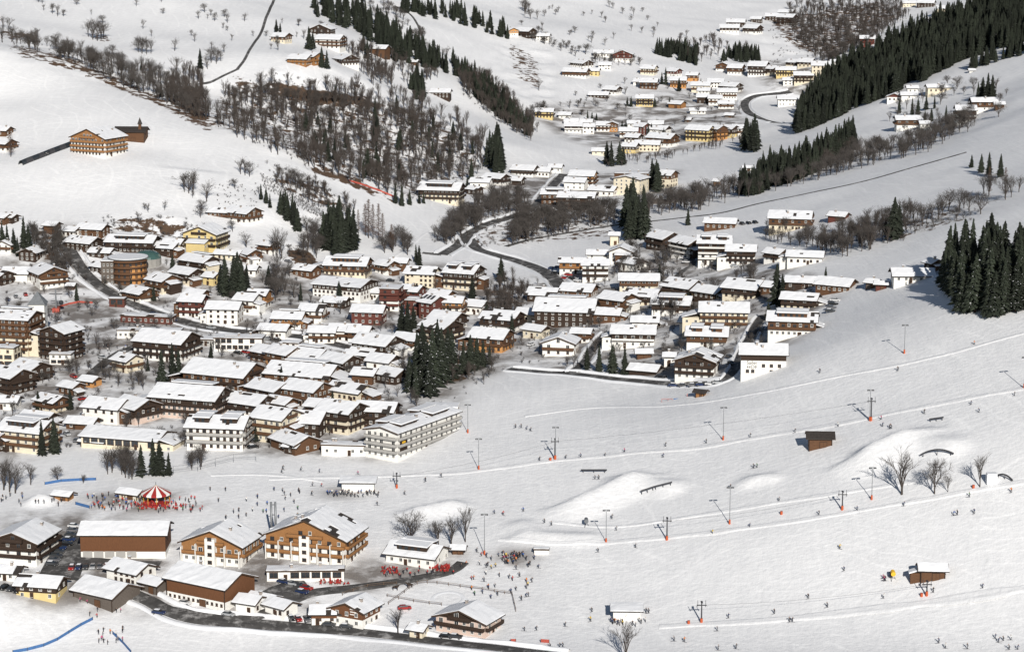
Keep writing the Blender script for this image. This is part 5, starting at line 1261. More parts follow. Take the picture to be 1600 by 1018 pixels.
tower(219, 221, 1.6, 10, 4, 'timber_brown', 'roof_dark', 'turret', 'thin brown turret at the end of the barn on the left slope', 'tower')
m = MB(); x, y, z, s = at(425, 848)
for dx in (-.7, .7): m.tube((dx, 0, -1), (dx, 0, 12.5), .38, .38, 'metal_grey', 10)
for zz in (4, 8, 11.5): m.box(-.9, -.12, zz, .9, .12, zz + .2, 'metal_dark')
tag(m.build('flue_stack', None, True, (x, y + 6, z)), 'twin steel flue pipes rising between the two big gabled hotels', 'chimney')
# lettering on the corner hotel of the ski slope, dark sign on the piste hotel, pale lines on the brown house
def text(body, size, loc, root, rz, material, name='sign_lettering'):
    c = bpy.data.curves.new(name, 'FONT'); c.body = body; c.size = size; c.extrude = .03; c.align_x = 'CENTER'; o = link(name, c, root, loc); o.rotation_euler = (R(90), 0, rz); c.materials.append(MAT[material]); bpy.context.view_layer.update(); me = bpy.data.meshes.new_from_object(o.evaluated_get(bpy.context.evaluated_depsgraph_get())); o2 = link(name, me, root, loc); o2.rotation_euler = (R(90), 0, rz); bpy.data.objects.remove(o); return o2
def by(txt): return next(h for h in HOUSES if txt in h['label'])
def dims(h):
    w = next(c for c in h.children if c.name.startswith('wall')); v = [p.co for p in w.data.vertices]; return max(p.x for p in v), max(p.y for p in v), sorted(p.z for p in v)[-1]
h = by('lettered wall'); X, Y, Z = dims(h); text('Sailer', 1.9, (-X + 4.2, -Y - .06, 3.7), h, 0, 'metal_dark'); text('HOF', 2.0, (-X + 4.2, -Y - .06, 2.0), h, 0, 'metal_dark')
[link('window', window_mesh(1.3, 1.3, 'frame_brown'), h, (u_, -Y - .005, z_), 0) for u_, z_ in ((-X + 2.5, .4), (-X + 4.5, .4), (0, 2.6), (3, 2.6), (X - 2.5, 2.6), (3, .3))]
h = by('dark sign on its corner'); X, Y, Z = dims(h); m = MB(); m.box(-X + 1.5, -Y - .2, 3.2, -X + 6.3, -Y - .03, 8.0, 'timber_dark'); m.build('sign_board', h); m = MB(); m.box(-X + 2.9, -Y - .3, 4.6, -X + 4.9, -Y - .2, 6.6, 'yellow_paint'); m.build('sign_emblem', h)
h = by('carved lettering'); X, Y, Z = dims(h); m = MB()
for i, (a, w_) in enumerate(((0, 3.0), (.7, 2.2), (1.5, 1.5))): m.box(-X - .16, Y * .0 - 4.2 + a, 5.6 - i * .8, -X - .09, -4.2 + a + w_, 5.9 - i * .8, 'frame_white')
m.build('sign_lettering', h)
for nm_, off in (('snow roof and little lean-to', -1),):
    h = by(nm_); X, Y, Z = dims(h); m = MB(); m.box(-X - 3, -Y * .8, -1.5, -X - .02, Y * .1, 2.0, 'timber_brown'); m.build('lean_to', h); m = MB(); m.hexa([(-X - 3.5, -Y, 1.9), (-X, -Y, 3.0), (-X, Y * .3, 3.0), (-X - 3.5, Y * .3, 1.9), (-X - 3.5, -Y, 2.3), (-X, -Y, 3.4), (-X, Y * .3, 3.4), (-X - 3.5, Y * .3, 2.3)], 'snow'); m.build('lean_to_snow', h)
for key in ('right and larger of the pair', 'left of the pair'):
    h = by(key); X, Y, Z = dims(h); n = 7 if 'larger' in key else 5
    for i in range(n):
        yy = -Y + .25 + i * (2 * Y - .5) / (n - 1); zt = 6.9 if i in (0, n - 1) else 8.2; m = MB(); m.box(-X - 1.45, yy - .14, -1.2, -X - .02, yy + .14, zt - 1.4, 'plaster_white'); m.build('pier', h)
    m = MB(); m.box(-X - 1.7, -1.9, -1.2, -X - .03, 1.6, 9.0, 'plaster_white'); m.build('stair_tower', h)
    for st in range(4): link('window', window_mesh(1.5, 1.2, 'frame_brown'), h, (-X - 1.705, -.2, st * 2.6 + .6), -math.pi / 2)
# covered conveyor on the left slope
c = poly_pts([(32, 258), (60, 247), (88, 236), (114, 226)], 4.0); root = link('conveyor_tunnel', None, None, (c[0][0], c[0][1], 0))
for i in range(len(c) - 1):
    m = MB(); p, q = c[i], c[i + 1]; za, zb = G.h(p[0], p[1])[0], G.h(q[0], q[1])[0]; d = (q - p) / np.hypot(*(q - p)); nn = np.array([-d[1], d[0]])
    for j in range(8):
        a, b = math.pi * j / 8, math.pi * (j + 1) / 8
        f = lambda pt, z, t: (pt[0] - c[0][0] + nn[0] * 1.8 * math.cos(t), pt[1] - c[0][1] + nn[1] * 1.8 * math.cos(t), z + 2.6 * math.sin(t))
        m.face([f(p, za, a), f(q, zb, a), f(q, zb, b), f(p, za, b)], 'metal_dark' if i % 2 else 'glass_dark')
    m.build('tunnel_segment', root)
tag(root, 'dark covered conveyor tunnel running up to the lone chalet', 'conveyor')
# ---------------------------------------------------------------- carousel
x, y, z, s = at(243, 788); root = link('carousel', None, None, (x, y + 2, z), None, .86); m = MB(); arc_block(m, 0, 0, 5.6, 0, 6.2832, -.6, .5, 'red_cloth', 24); m.build('platform', root)
m = MB(); m.tube((0, 0, .5), (0, 0, 7.6), .7, .5, 'plaster_cream', 10); m.tube((0, 0, 7.6), (0, 0, 9.0), .12, .1, 'metal_dark'); m.build('centre_column', root)
for i in range(18):
    a, b = 6.2832 * i / 18, 6.2832 * (i + 1) / 18; m = MB(); mt = 'red_cloth' if i % 2 else 'plaster_white'
    A_, B_ = (6.2 * math.cos(a), 6.2 * math.sin(a)), (6.2 * math.cos(b), 6.2 * math.sin(b))
    m.face([(*A_, 4.6), (*B_, 4.6), (0, 0, 7.6)], mt); m.face([(*A_, 3.9), (*B_, 3.9), (*B_, 4.6), (*A_, 4.6)], mt); m.face([(*B_, 4.5), (*A_, 4.5), (0, 0, 7.45)], mt); m.build('roof_panel', root)
for i in range(9):
    a = 6.2832 * i / 9; m = MB(); m.tube((5.3 * math.cos(a), 5.3 * math.sin(a), .5), (5.3 * math.cos(a), 5.3 * math.sin(a), 4.2), .09, .09, 'yellow_paint'); m.build('post', root)
tag(root, 'round carousel with a red and white striped roof', 'carousel')
# ---------------------------------------------------------------- lift pylons, floodlights
def pylon(px, py, hp, label, arms=1, pad='pad_orange'):
    x, y, z, s = at(px, py); H = hp / s; root = link('lift_pylon', None, None, (x, y, z)); m = MB(); m.tube((0, 0, -1), (0, 0, H), .26, .17, 'metal_dark', 8); m.build('mast', root)
    m = MB(); m.box(-1.5, -.15, H - 1.2, 1.5, .15, H - .95, 'metal_dark'); m.tube((-1.2, 0, H - 1.0), (-1.2, 0, H + .5), .07, .07, 'metal_dark'); m.tube((1.2, 0, H - 1.0), (1.2, 0, H + .5), .07, .07, 'metal_dark'); m.box(-.3, -.9, H - .2, .3, .9, H, 'metal_dark'); m.build('crossarm', root)
    for sx in (-1.2, 1.2):
        m = MB(); m.tube((sx - .06, 0, H - 1.35), (sx + .06, 0, H - 1.35), .3, .3, 'metal_dark', 10); m.build('sheave', root)
    m = MB(); m.tube((0, 0, -.4), (0, 0, 1.4), .42, .38, pad, 10); m.build('safety_pad', root); tag(root, label, 'lift pylon', 'drag lift pylons on the ski slope'); return (x, y, z + H - 1.0)
def flood(px, py, hp, label):
    x, y, z, s = at(px, py); H = hp / s; root = link('floodlight_mast', None, None, (x, y, z)); m = MB(); m.tube((0, 0, -1), (0, 0, H), .13, .08, 'metal_grey', 8); m.build('mast', root)
    m = MB(); m.box(-1.1, -.06, H - .1, 1.1, .06, H + .05, 'metal_grey'); m.build('crossbar', root)
    for sx in (-1.0, -.5, .5, 1.0):
        m = MB(); m.box(sx - .2, -.35, H - .45, sx + .2, .1, H - .1, 'metal_dark'); m.build('lamp', root)
    m = MB(); m.tube((0, 0, -.4), (0, 0, 1.5), .32, .3, 'pad_orange', 8); m.build('safety_pad', root); tag(root, label, 'floodlight', 'floodlight masts on the ski slope')
PY = [(867, 717, 33, 'lift pylon with orange pad left on the upper drag lift'), (1361, 657, 36, 'lift pylon with orange pad right on the upper drag lift'), (1042, 843, 36, 'lift pylon with orange pad left on the middle drag lift'),
      (1316, 796, 30, 'lift pylon with orange pad right on the middle drag lift'), (1096, 972, 34, 'lift pylon with orange pad left on the lower drag lift'), (1448, 930, 24, 'lift pylon with orange pad in front of the snow-roofed barn'), (620, 762, 24, 'lift pylon beside the snow-slab lift station')]
tops = [pylon(*p) for p in PY]
FL = [(1130, 687, 53, 'floodlight mast in the middle above the upper drag lift'), (947, 847, 53, 'floodlight mast left of the middle drag lift'), (1140, 818, 60, 'floodlight mast in the middle of the middle drag lift'), (1362, 780, 52, 'floodlight mast beside the largest bare slope tree'),
      (1413, 552, 46, 'floodlight mast on the upper piste under the spruce knoll'), (748, 733, 50, 'floodlight mast below the piste-side hotel'), (757, 866, 66, 'tall floodlight mast above the lower queue'), (868, 717, 52, 'floodlight mast beside the left upper lift pylon'), (1359, 657, 50, 'floodlight mast beside the right upper lift pylon'),
      (731, 676, 46, 'floodlight mast right of the piste-side hotel'), (1600, 606, 50, 'floodlight mast at the right picture edge')]
for f in FL: flood(*f)
def cable(a, b, label):
    m = MB(); n = 14; pts = [Vector(a).lerp(Vector(b), i / n) - Vector((0, 0, 5 * (i / n) * (1 - i / n))) for i in range(n + 1)]
    for p, q in zip(pts, pts[1:]): m.tube(p, q, .03, .03, 'metal_dark', 4, False)
    tag(m.build('lift_cable'), label, 'cable')
cable(tops[0], tops[1], 'thin steel cable of the upper drag lift'); cable(tops[2], tops[3], 'thin steel cable of the middle drag lift'); cable(tops[4], tops[5], 'thin steel cable of the lower drag lift')
cable(tops[6], tops[0], 'thin steel cable from the snow-slab station to the upper lift')
def gondola_mast():
    x, y, z, s = at(88, 487); root = link('gondola_mast', None, None, (x, y, z)); H = 11; m = MB(); m.tube((0, 0, -1), (0, 0, H), .5, .32, 'metal_grey', 10); m.build('mast', root)
    for zz in (H, H - 2.2): m = MB(); m.box(-3, -.25, zz - .3, 3, .25, zz, 'metal_dark'); m.build('crossarm', root)
    m = MB(); m.box(-1.6, -1.6, -.5, 1.6, 1.6, 1.9, 'net_red'); m.build('safety_pad', root); tag(root, 'grey cable car mast with a red pad above the black-green gable', 'mast')
    for dx, dz, lab in ((-7, 4.5, 'dark cable car cabin left of the grey mast'), (2.6, 4.6, 'dark cable car cabin right of the grey mast')):
        r2 = link('cable_car_cabin', None, None, (x + dx, y - 1, z + dz)); m = MB(); n = 10
        for i in range(n):
            a, b = 6.2832 * i / n, 6.2832 * (i + 1) / n
            for (r0, z0, r1, z1) in ((.7, -1.0, 1.15, -.4), (1.15, -.4, 1.15, .5), (1.15, .5, .7, 1.1)): m.face([(r0 * math.cos(a), r0 * math.sin(a), z0), (r0 * math.cos(b), r0 * math.sin(b), z0), (r1 * math.cos(b), r1 * math.sin(b), z1), (r1 * math.cos(a), r1 * math.sin(a), z1)], 'glass_dark' if z0 == -.4 else 'metal_dark')
        m.build('cabin', r2); m = MB(); m.tube((0, 0, 1.0), (0, 0, 3.2), .06, .06, 'metal_dark'); m.build('hanger', r2); tag(r2, lab, 'cable car')
    for k_, zz in ((-1, H - .1), (1, H - .1)): cable((x + k_ * 2.7 - 20, y - 130, z + zz - 4), (x + k_ * 2.7 + 4, y + 10, z + zz), 'thin cable car cable left of the mast' if k_ < 0 else 'thin cable car cable right of the mast')
gondola_mast()
# ---------------------------------------------------------------- snow park rails, start gate, snow gun
def rail(pts, label, hh=1.0, arch=0.0):
    P = [at(*p) for p in pts]; a, b = Vector(P[0][:3]), Vector(P[-1][:3]); root = link('slide_rail', None, None, a); n = 12; m = MB(); L = []
    for i in range(n + 1):
        t = i / n; L.append((b - a) * t + Vector((0, 0, hh + arch * 4 * t * (1 - t))))
    for p, q in zip(L, L[1:]):
        m.tube(p, q, .28, .28, 'metal_dark', 6)
    m.build('rail', root)
    for i in (1, n // 2, n - 1): m = MB(); m.tube(L[i] - Vector((0, 0, hh + arch * 4 * (i / n) * (1 - i / n) + .6)), L[i], .12, .12, 'metal_dark'); m.build('leg', root)
    tag(root, label, 'slide rail', 'slide rails of the snow park')
rail([(908, 738), (948, 738)], 'straight dark slide rail left of the big snow ramp'); rail([(1001, 772), (1022, 765)], 'tilted dark slide rail on the big snow ramp', 1.2); rail([(1022, 765), (1050, 758)], 'upper half of the tilted slide rail on the big ramp', 1.2)
rail([(1452, 659), (1474, 656)], 'short dark slide rail on the right upper ramp'); rail([(1438, 714), (1490, 712)], 'long arched slide rail above the middle slope tree', .8, 1.6); rail([(1558, 744), (1582, 752)], 'bent dark slide rail right of the white block', .4, 1.0)
x, y, z, s = at(1549, 752); m = MB(); m.hexa([(-1.7, -1.5, -.5), (1.7, -1.5, -.5), (1.6, 1.5, -.5), (-1.6, 1.5, -.5), (-1.6, -1.4, 2.8), (1.5, -1.4, 2.9), (1.5, 1.4, 2.9), (-1.5, 1.4, 2.8)], 'snow'); tag(m.build('snow_block', None, False, (x, y, z)), 'upright white snow block beside the right slope tree', 'snow block')
x, y, z, s = at(1034, 628); root = link('start_gate', None, None, (x, y, z)); m = MB()
for dx in (0, 2.4, 4): m.box(dx - .06, -.06, -.4, dx + .06, .06, 1.4, 'net_red')
m.box(.06, -.05, 1.28, 3.94, .05, 1.4, 'net_red'); m.build('gate_frame', root); m = MB(); m.box(4.6, -.05, .2, 9.2, .05, 1.5, 'net_blue'); m.build('banner', root); m = MB(); m.box(9.6, -.08, -.4, 9.8, .08, 3.4, 'net_red'); m.build('post', root); tag(root, 'red start gate with a blue banner on the piste', 'start gate')
def snow_gun(px, py, label, col='yellow_paint'):
    x, y, z, s = at(px, py); root = link('snow_gun', None, None, (x, y, z)); m = MB(); m.tube((0, -.9, 2.0), (0, .9, 2.4), .75, .65, col, 12); m.build('fan', root); m = MB()
    for a in (0, 2.1, 4.2): m.tube((0, 0, 1.6), (1.1 * math.cos(a), 1.1 * math.sin(a), -.2), .07, .07, 'metal_dark')
    m.build('tripod', root); tag(root, label, 'snow gun')
snow_gun(1395, 905, 'yellow snow gun beside the snow-roofed barn'); snow_gun(916, 822, 'dark snow gun left of the middle drag lift', 'metal_grey')
for i, (px, py, lab) in enumerate(((1221, 803, 'low red marker drum left on the middle lift track'), (1440, 931, 'low orange marker drum beside the barn lift pylon'), (1076, 974, 'low red marker drum beside the lower lift pylon'), (1521, 762, 'orange marker drum under the right slope tree'), (860, 719, 'orange marker drum beside the left upper lift pylon'))):
    x, y, z, s = at(px, py); m = MB(); m.tube((0, 0, -.2), (0, 0, 1.0), .42, .40, 'pad_orange', 10); m.tube((0, 0, 1.0), (0, 0, 1.08), .44, .44, 'net_red', 10); tag(m.build('marker_drum', None, False, (x, y, z)), lab, 'drum')
# ---------------------------------------------------------------- fences and nets
def fence(name, pts, label, cat, hgt=1.2, post='wood_post', rails=(.55, 1.05), step=3.2, net=None, pr=.08):
    c = poly_pts(pts, step); root = link(name, None, None, (c[0][0], c[0][1], 0)); o = c[0]; P = [Vector((p[0] - o[0], p[1] - o[1], float(G.h(p[0], p[1])[0]))) for p in c]; pm = MB(); pm.tube((0, 0, -.5), (0, 0, hgt), pr, pr, post, 6); pmesh = pm.mesh('post')
    for p in P: link('post', pmesh, root, p)
    for i, (p, q) in enumerate(zip(P, P[1:])):
        if net:
            m = MB(); up = Vector((0, 0, hgt)); n = Vector((-(q - p).y, (q - p).x, 0)).normalized() * .02
            m.hexa([p - n + up * .08, q - n + up * .08, q + n + up * .08, p + n + up * .08, p - n + up * .95, q - n + up * .95, q + n + up * .95, p + n + up * .95], net); m.build('net_panel', root)
        else:
            for zz in rails: m = MB(); m.tube(p + Vector((0, 0, zz)), q + Vector((0, 0, zz)), .06, .06, post, 5); m.build('rail', root)
    tag(root, label, cat)
fence('paddock_fence', [(632, 926), (662, 911), (740, 920), (800, 929)], 'wooden rail fence along the far side of the riding ring', 'fence'); fence('paddock_fence', [(800, 929), (806, 955)], 'wooden rail fence closing the riding ring at right', 'fence')
fence('paddock_fence', [(605, 932), (645, 940), (690, 946)], 'wooden rail fence in front of the riding ring', 'fence'); fence('paddock_fence', [(632, 926), (618, 934), (607, 944)], 'wooden rail fence left of the riding ring', 'fence'); fence('paddock_fence', [(535, 930), (575, 917), (620, 913)], 'wooden rail fence behind the horses', 'fence')
fence('safety_net', [(20, 1020), (60, 1012), (90, 1000), (120, 981), (145, 968)], 'blue net fence curving along the small race course', 'net', 1.1, 'metal_dark', step=4, net='net_blue'); fence('safety_net', [(176, 990), (190, 1003), (205, 1020)], 'short blue net fence at the race start', 'net', 1.1, 'metal_dark', step=4, net='net_blue')
fence('safety_net', [(70, 757), (100, 752), (150, 750)], 'blue net fence at the foot of the town meadow', 'net', 1.1, 'metal_dark', step=4, net='net_blue'); fence('safety_net', [(118, 788), (140, 794)], 'short blue net fence by the snack stall', 'net', 1.2, 'metal_dark', step=4, net='net_blue')
fence('safety_net', [(545, 283), (575, 292), (600, 302), (620, 310)], 'long red net along the edge of the piste tongue', 'net', 1.1, 'metal_dark', step=6, net='net_red'); fence('safety_net', [(80, 485), (100, 478), (120, 473), (145, 474)], 'pale red net beside the cable car mast', 'net', 1.0, 'metal_dark', step=5, net='net_red')
fence('safety_net', [(845, 1003), (858, 1004)], 'left red net panel at the foot of the slope', 'net', 1.2, 'metal_dark', step=3, net='net_red'); fence('safety_net', [(798, 1003), (806, 1003)], 'short red net panel by the paddock corner', 'net', 1.2, 'metal_dark', step=3, net='net_red')
fence('wire_fence', [(200, 748), (250, 743), (320, 735), (350, 724), (400, 720)], 'tall thin wire fence below the long windowed hall', 'fence', 3.2, 'metal_grey', (1.5, 3.1), 7, pr=.06)
# riding ring circle trodden in the snow
x, y, z, s = at(700, 935); V, Fc = [], []
for i in range(48):
    a = 6.2832 * i / 48
    for r_, dz in ((4.0, -.02), (4.5, .1), (5.1, .1), (5.7, -.02)): px_, py_ = x + r_ * math.cos(a), y + r_ * math.sin(a); V.append((px_, py_, float(G.h(px_, py_)[0]) + dz))
for i in range(48):
    for j in range(3): k_ = (i + 1) % 48; Fc.append((i * 4 + j, i * 4 + j + 1, k_ * 4 + j + 1, k_ * 4 + j))
me = bpy.data.meshes.new('snow_ring'); me.from_pydata(V, [], Fc); me.materials.append(MAT['snow']); tag(link('snow_ring', me), kind='structure')
# ---------------------------------------------------------------- people
def skin_mesh(name, verts, edges, radii):
    me = bpy.data.meshes.new(name); me.from_pydata(verts, edges, []); o = bpy.data.objects.new(name, me); COL.objects.link(o); md = o.modifiers.new('skin', 'SKIN'); sv = me.skin_vertices[0].data
    for i, r in enumerate(radii): sv[i].radius = (r, r)
    sv[0].use_root = True; o.modifiers.new('sub', 'SUBSURF').levels = 1
    bpy.context.view_layer.update(); dg = bpy.context.evaluated_depsgraph_get(); out = bpy.data.meshes.new_from_object(o.evaluated_get(dg)); bpy.data.objects.remove(o); out.name = name; return out
def person_mesh(pose):
    lean, knee, arm, step = pose      # forward lean, knee bend, arm raise, stride
    f = lambda z: lean * z            # faces -y
    hip = Vector((0, .10 * knee, .90 - .16 * knee)); ch = hip + Vector((0, -.42 * lean, .42)); nk = ch + Vector((0, -.12 * lean, .13)); hd = nk + Vector((0, -.05 * lean, .12)); ht = hd + Vector((0, 0, .14))
    V = [hip, hip + (ch - hip) * .5, ch, nk, hd, ht]; E = [(0, 1), (1, 2), (2, 3), (3, 4), (4, 5)]; Rr = [.15, .145, .165, .065, .105, .08]
    for s in (-1, 1):
        st = step * s; k = len(V); V += [hip + Vector((s * .11, 0, -.06)), Vector((s * .13, -.20 * knee - .16 * st, .48 - .03 * knee)), Vector((s * .13, .04 * knee + .22 * st, .09)), Vector((s * .14, -.13 + .2 * st, .05))]; E += [(0, k), (k, k + 1), (k + 1, k + 2), (k + 2, k + 3)]; Rr += [.10, .075, .06, .05]
    for s in (-1, 1):
        k = len(V); sh = ch + Vector((s * .20, 0, .05)); el = sh + Vector((s * (.10 + .1 * arm), -.10 - .1 * arm, -.27 + .2 * arm)); wr = el + Vector((s * .03, -.22, -.08 + .22 * arm)); V += [sh, el, wr, wr + Vector((0, -.09, .0))]; E += [(2, k), (k, k + 1), (k + 1, k + 2), (k + 2, k + 3)]; Rr += [.075, .055, .045, .04]
    me = skin_mesh('person', [tuple(v) for v in V], E, Rr); zc = hip.z - .02
    for m_ in ('cloth', 'trousers', 'skin', 'metal_dark'): me.materials.append(MAT[m_])
    for p in me.polygons:
        c = p.center; p.use_smooth = True
        p.material_index = 3 if c.z > hd.z + .06 else 2 if (c.z > nk.z - .01) else 1 if c.z < zc and abs(c.x) < .3 and c.z < hip.z - .05 else 0
    return me
POSES = [person_mesh(p) for p in ((.05, .05, .0, .3), (.55, .9, .1, 0), (.3, .5, .35, .15), (.1, .1, .6, .5), (.05, 0, .1, 0))]
sm = MB(); sm.hexa([(-.045, -.95, 0), (.045, -.95, 0), (.05, .75, 0), (-.05, .75, 0), (-.045, -.95, .03), (.045, -.95, .03), (.05, .75, .03), (-.05, .75, .03)], 'ski'); sm.face([(-.045, -.95, .03), (-.03, -1.12, .12), (.03, -1.12, .12), (.045, -.95, .03)], 'ski'); SKI = sm.mesh('ski')
pm = MB(); pm.tube((0, 0, 0), (0, .25, 1.05), .018, .018, 'metal_grey', 4); POLE = pm.mesh('ski_pole')
JC = [('black', (.02, .02, .024)), ('black', (.025, .024, .03)), ('dark blue', (.03, .05, .12)), ('red', (.42, .03, .03)), ('grey', (.16, .16, .17)), ('white', (.62, .62, .6)), ('orange', (.55, .17, .03)), ('blue', (.05, .13, .38)), ('dark', (.05, .04, .04)), ('yellow', (.6, .42, .05)), ('pink', (.45, .1, .2)), ('green', (.06, .16, .07))]
JC = JC[:3] * 3 + JC[4:5] * 2 + [JC[8]] * 4 + JC; prr = random.Random(99); RED = ('red', (.30, .03, .03))
PEOPLE = []
def person(px, py, where, ski=True, red=0.0):
    x, y, z, s = at(px, py); PEOPLE.append((s + (1 if ski else 0), x, y, z, where, ski, red))
def make_person(x, y, z, where, ski, red, cat='person'):
    cn, col = RED if prr.random() < red else prr.choice(JC); rz = prr.uniform(0, 6.28) if not ski else prr.choice((-1, 1)) * prr.uniform(.5, 2.0)
    r = link('person', prr.choice(POSES[1:3]) if ski else prr.choice((POSES[0], POSES[3], POSES[4], POSES[4])), None, (x, y, z + (.06 if ski else 0)), rz, prr.uniform(.97, 1.15)); r.color = (*col, 1)
    if ski:
        for sx in (-.14, .14): link('ski', SKI, r, (sx, -.05, -.03))
        for sx in (-.38, .38): link('ski_pole', POLE, r, (sx, -.15, .02))
    tag(r, f'person in {cn} jacket ' + where, cat, 'people ' + where)
SK = [(806,668),(815,668),(823,671),(829,673),(843,719),(884,716),(908,714),(945,713),(976,706),(1040,697),(1036,714),(1104,692),(1172,683),(1178,731),(1183,730),(1141,762),(930,748),(936,748),(1242,676),(1310,666),(1377,655),(1379,666),(1390,669),(1393,669),(1444,646),(1517,632),(1530,644),(1585,618),(1403,579),(1523,538),(1281,582)]
SK2 = [(851,816),(862,820),(956,810),(963,828),(935,862),(993,855),(1113,834),(1171,823),(1217,782),(1280,804),(1340,797),(1412,790),(1515,776),(1580,769),(1490,805),(1496,804),(1522,802),(818,798)]
SK3 = [(1312,857),(1319,891),(1210,958),(1293,948),(1263,934),(1234,971),(1238,971),(1380,934),(1458,925),(1535,918),(1138,965),(1121,985),(1054,1001),(1069,1002),(1122,1015),(1150,1013),(925,955),(923,970),(883,978),(1467,1004),(1477,1012),(1512,1013),(1555,997),(1568,1000),(1580,999),(1577,1014),(1590,1014),(1560,1003),(1010,957),(1014,957)]
SK4 = [(841,887),(831,909),(807,889),(812,900),(822,932),(826,931),(815,937),(860,1011),(875,1011),(880,1010),(745,862),(752,868),(760,870),(750,882),(728,882),(720,887),(775,885),(768,888),(760,886),(740,905),(757,908),(820,985),(838,984)]
SK5 = [(488,759),(502,760),(470,735),(442,733),(590,789),(487,773),(534,772),(632,772),(773,802),(786,804),(445,773),(440,738),(499,738),(560,741),(665,752),(690,745)]
for p in SK: person(*p, 'skiing along the upper drag lift')
for p in SK2: person(*p, 'skiing along the middle drag lift')
for p in SK3: person(*p, 'skiing on the lower right piste')
for p in SK4: person(*p, 'on skis beside the riding ring and lower queue')
for p in SK5: person(*p, 'skiing on the piste below the town')
def crowd(x0, x1, y0, y1, n, where, ski=False, red=0.0):
    for i in range(n): person(prr.uniform(x0, x1), prr.uniform(y0, y1), where, ski, red)
crowd(511, 592, 770, 777, 38, 'queueing at the snow-slab lift station'); crowd(135, 200, 774, 798, 55, 'standing by the snack stall', red=.25); crowd(196, 320, 779, 802, 60, 'gathered round the carousel', red=.5)
crowd(785, 818, 866, 882, 36, 'queueing at the white control cabin'); crowd(950, 1012, 971, 979, 16, 'queueing at the green lift station'); crowd(735, 835, 868, 935, 26, 'strolling below the lower queue'); crowd(150, 192, 984, 1008, 14, 'at the small race start'); crowd(600, 722, 888, 903, 24, 'on the restaurant terrace', red=.5)
crowd(0, 100, 772, 792, 20, 'walking near the snow mound'); crowd(150, 200, 541, 553, 12, 'on the snowy plaza in town'); crowd(320, 470, 765, 812, 28, 'walking on the snow above the gabled hotels'); crowd(1375, 1398, 900, 908, 6, 'beside the yellow snow gun', True); crowd(125, 190, 935, 965, 10, 'beside the weathered barn'); crowd(360, 405, 540, 552, 5, 'in front of the red banded pavilion')
PEOPLE.sort(key=lambda p: -p[0])
for p in PEOPLE[:300]: make_person(*p[1:])
CV, CF, CM = [], [], []                     # the farthest figures of the crowds, one mass
cmats = [mat('crowd_' + n_, c_, .9, 0) for n_, c_ in JC[:0]] or [mat('crowd_cloth_' + str(i_), c_, .9, 0) for i_, (n_, c_) in enumerate(JC[-12:])]
for p in PEOPLE[300:]:
    me = prr.choice((POSES[0], POSES[3], POSES[4])); k0 = len(CV); a_ = prr.uniform(0, 6.28); ca, sa = math.cos(a_), math.sin(a_); ci = 3 if prr.random() < p[6] else prr.choice((0, 1, 2, 4, 8, 0, 8, 5, 7)); ci = min(ci, len(cmats) - 1)
    CV += [(p[1] + (v.co.x * ca - v.co.y * sa) * 1.05, p[2] + (v.co.x * sa + v.co.y * ca) * 1.05, p[3] + v.co.z * 1.05) for v in me.vertices]
    for f in me.polygons: CF.append([k0 + i for i in f.vertices]); CM.append(ci if f.material_index == 0 else len(cmats) + f.material_index - 1)
if CF:
    me = bpy.data.meshes.new('crowd'); me.from_pydata(CV, [], CF)
    for m_ in cmats + [MAT['trousers'], MAT['skin'], MAT['metal_dark']]: me.materials.append(m_)
    me.polygons.foreach_set('material_index', CM); me.update(); tag(link('crowd', me), 'distant crowd of small figures around the carousel, stalls and lift queues', 'crowd', None, 'stuff')
# red terrace chairs
cm = MB(); cm.box(-.28, -.28, .38, .28, .28, .46, 'red_cloth'); cm.box(-.28, .22, .46, .28, .3, 1.0, 'red_cloth')
for sx in (-.24, .24):
    for sy in (-.24, .24): cm.box(sx - .03, sy - .03, -.1, sx + .03, sy + .03, .38, 'wood_post')
CH = cm.mesh('terrace_chair')
def chairs(x0, x1, y0, y1, n, where):
    for i in range(n):
        x, y, z, s = at(prr.uniform(x0, x1), prr.uniform(y0, y1)); tag(link('terrace_chair', CH, None, (x, y, z + .1), prr.uniform(0, 6.28), 1.05), 'red chair ' + where, 'chair', 'red chairs ' + where)
chairs(672, 702, 884, 894, 46, 'outside the round-roofed restaurant'); chairs(596, 622, 888, 898, 26, 'between the big hotel and the restaurant'); chairs(500, 545, 908, 914, 22, 'in front of the low wavy-roofed restaurant'); chairs(205, 285, 786, 797, 50, 'on the carousel terrace')
# ---------------------------------------------------------------- horses
def horse(px, py, rz, label):
    V = [(0, 0, 1.25), (0, -.55, 1.3), (0, -.85, 1.55), (0, -1.15, 1.95), (0, -1.45, 1.75), (0, .6, 1.28), (0, .85, 1.2), (0, 1.0, .7)]; E = [(0, 1), (1, 2), (2, 3), (3, 4), (0, 5), (5, 6), (6, 7)]; Rr = [.33, .34, .24, .16, .11, .34, .12, .06]
    for sx in (-.17, .17):
        for j, (yy, b) in enumerate(((-.55, 1), (.62, 5))):
            k = len(V); o_ = .08 if j else 0; V += [(sx, yy, .95), (sx, yy + (.14 if j else -.04), .52), (sx, yy + o_, .08)]; E += [(b, k), (k, k + 1), (k + 1, k + 2)]; Rr += [.14, .075, .06]
    me = skin_mesh('horse', V, E, Rr); me.materials.append(MAT['horse'])
    for p in me.polygons: p.use_smooth = True
    x, y, z, s = at(px, py); tag(link('horse', me, None, (x, y, z), R(rz), 1.05), label, 'horse', 'horses by the riding ring')
horse(618, 922, 80, 'dark horse lowering its head, left of two by the riding ring'); horse(640, 918, -70, 'dark horse at the fence, right of two by the riding ring')
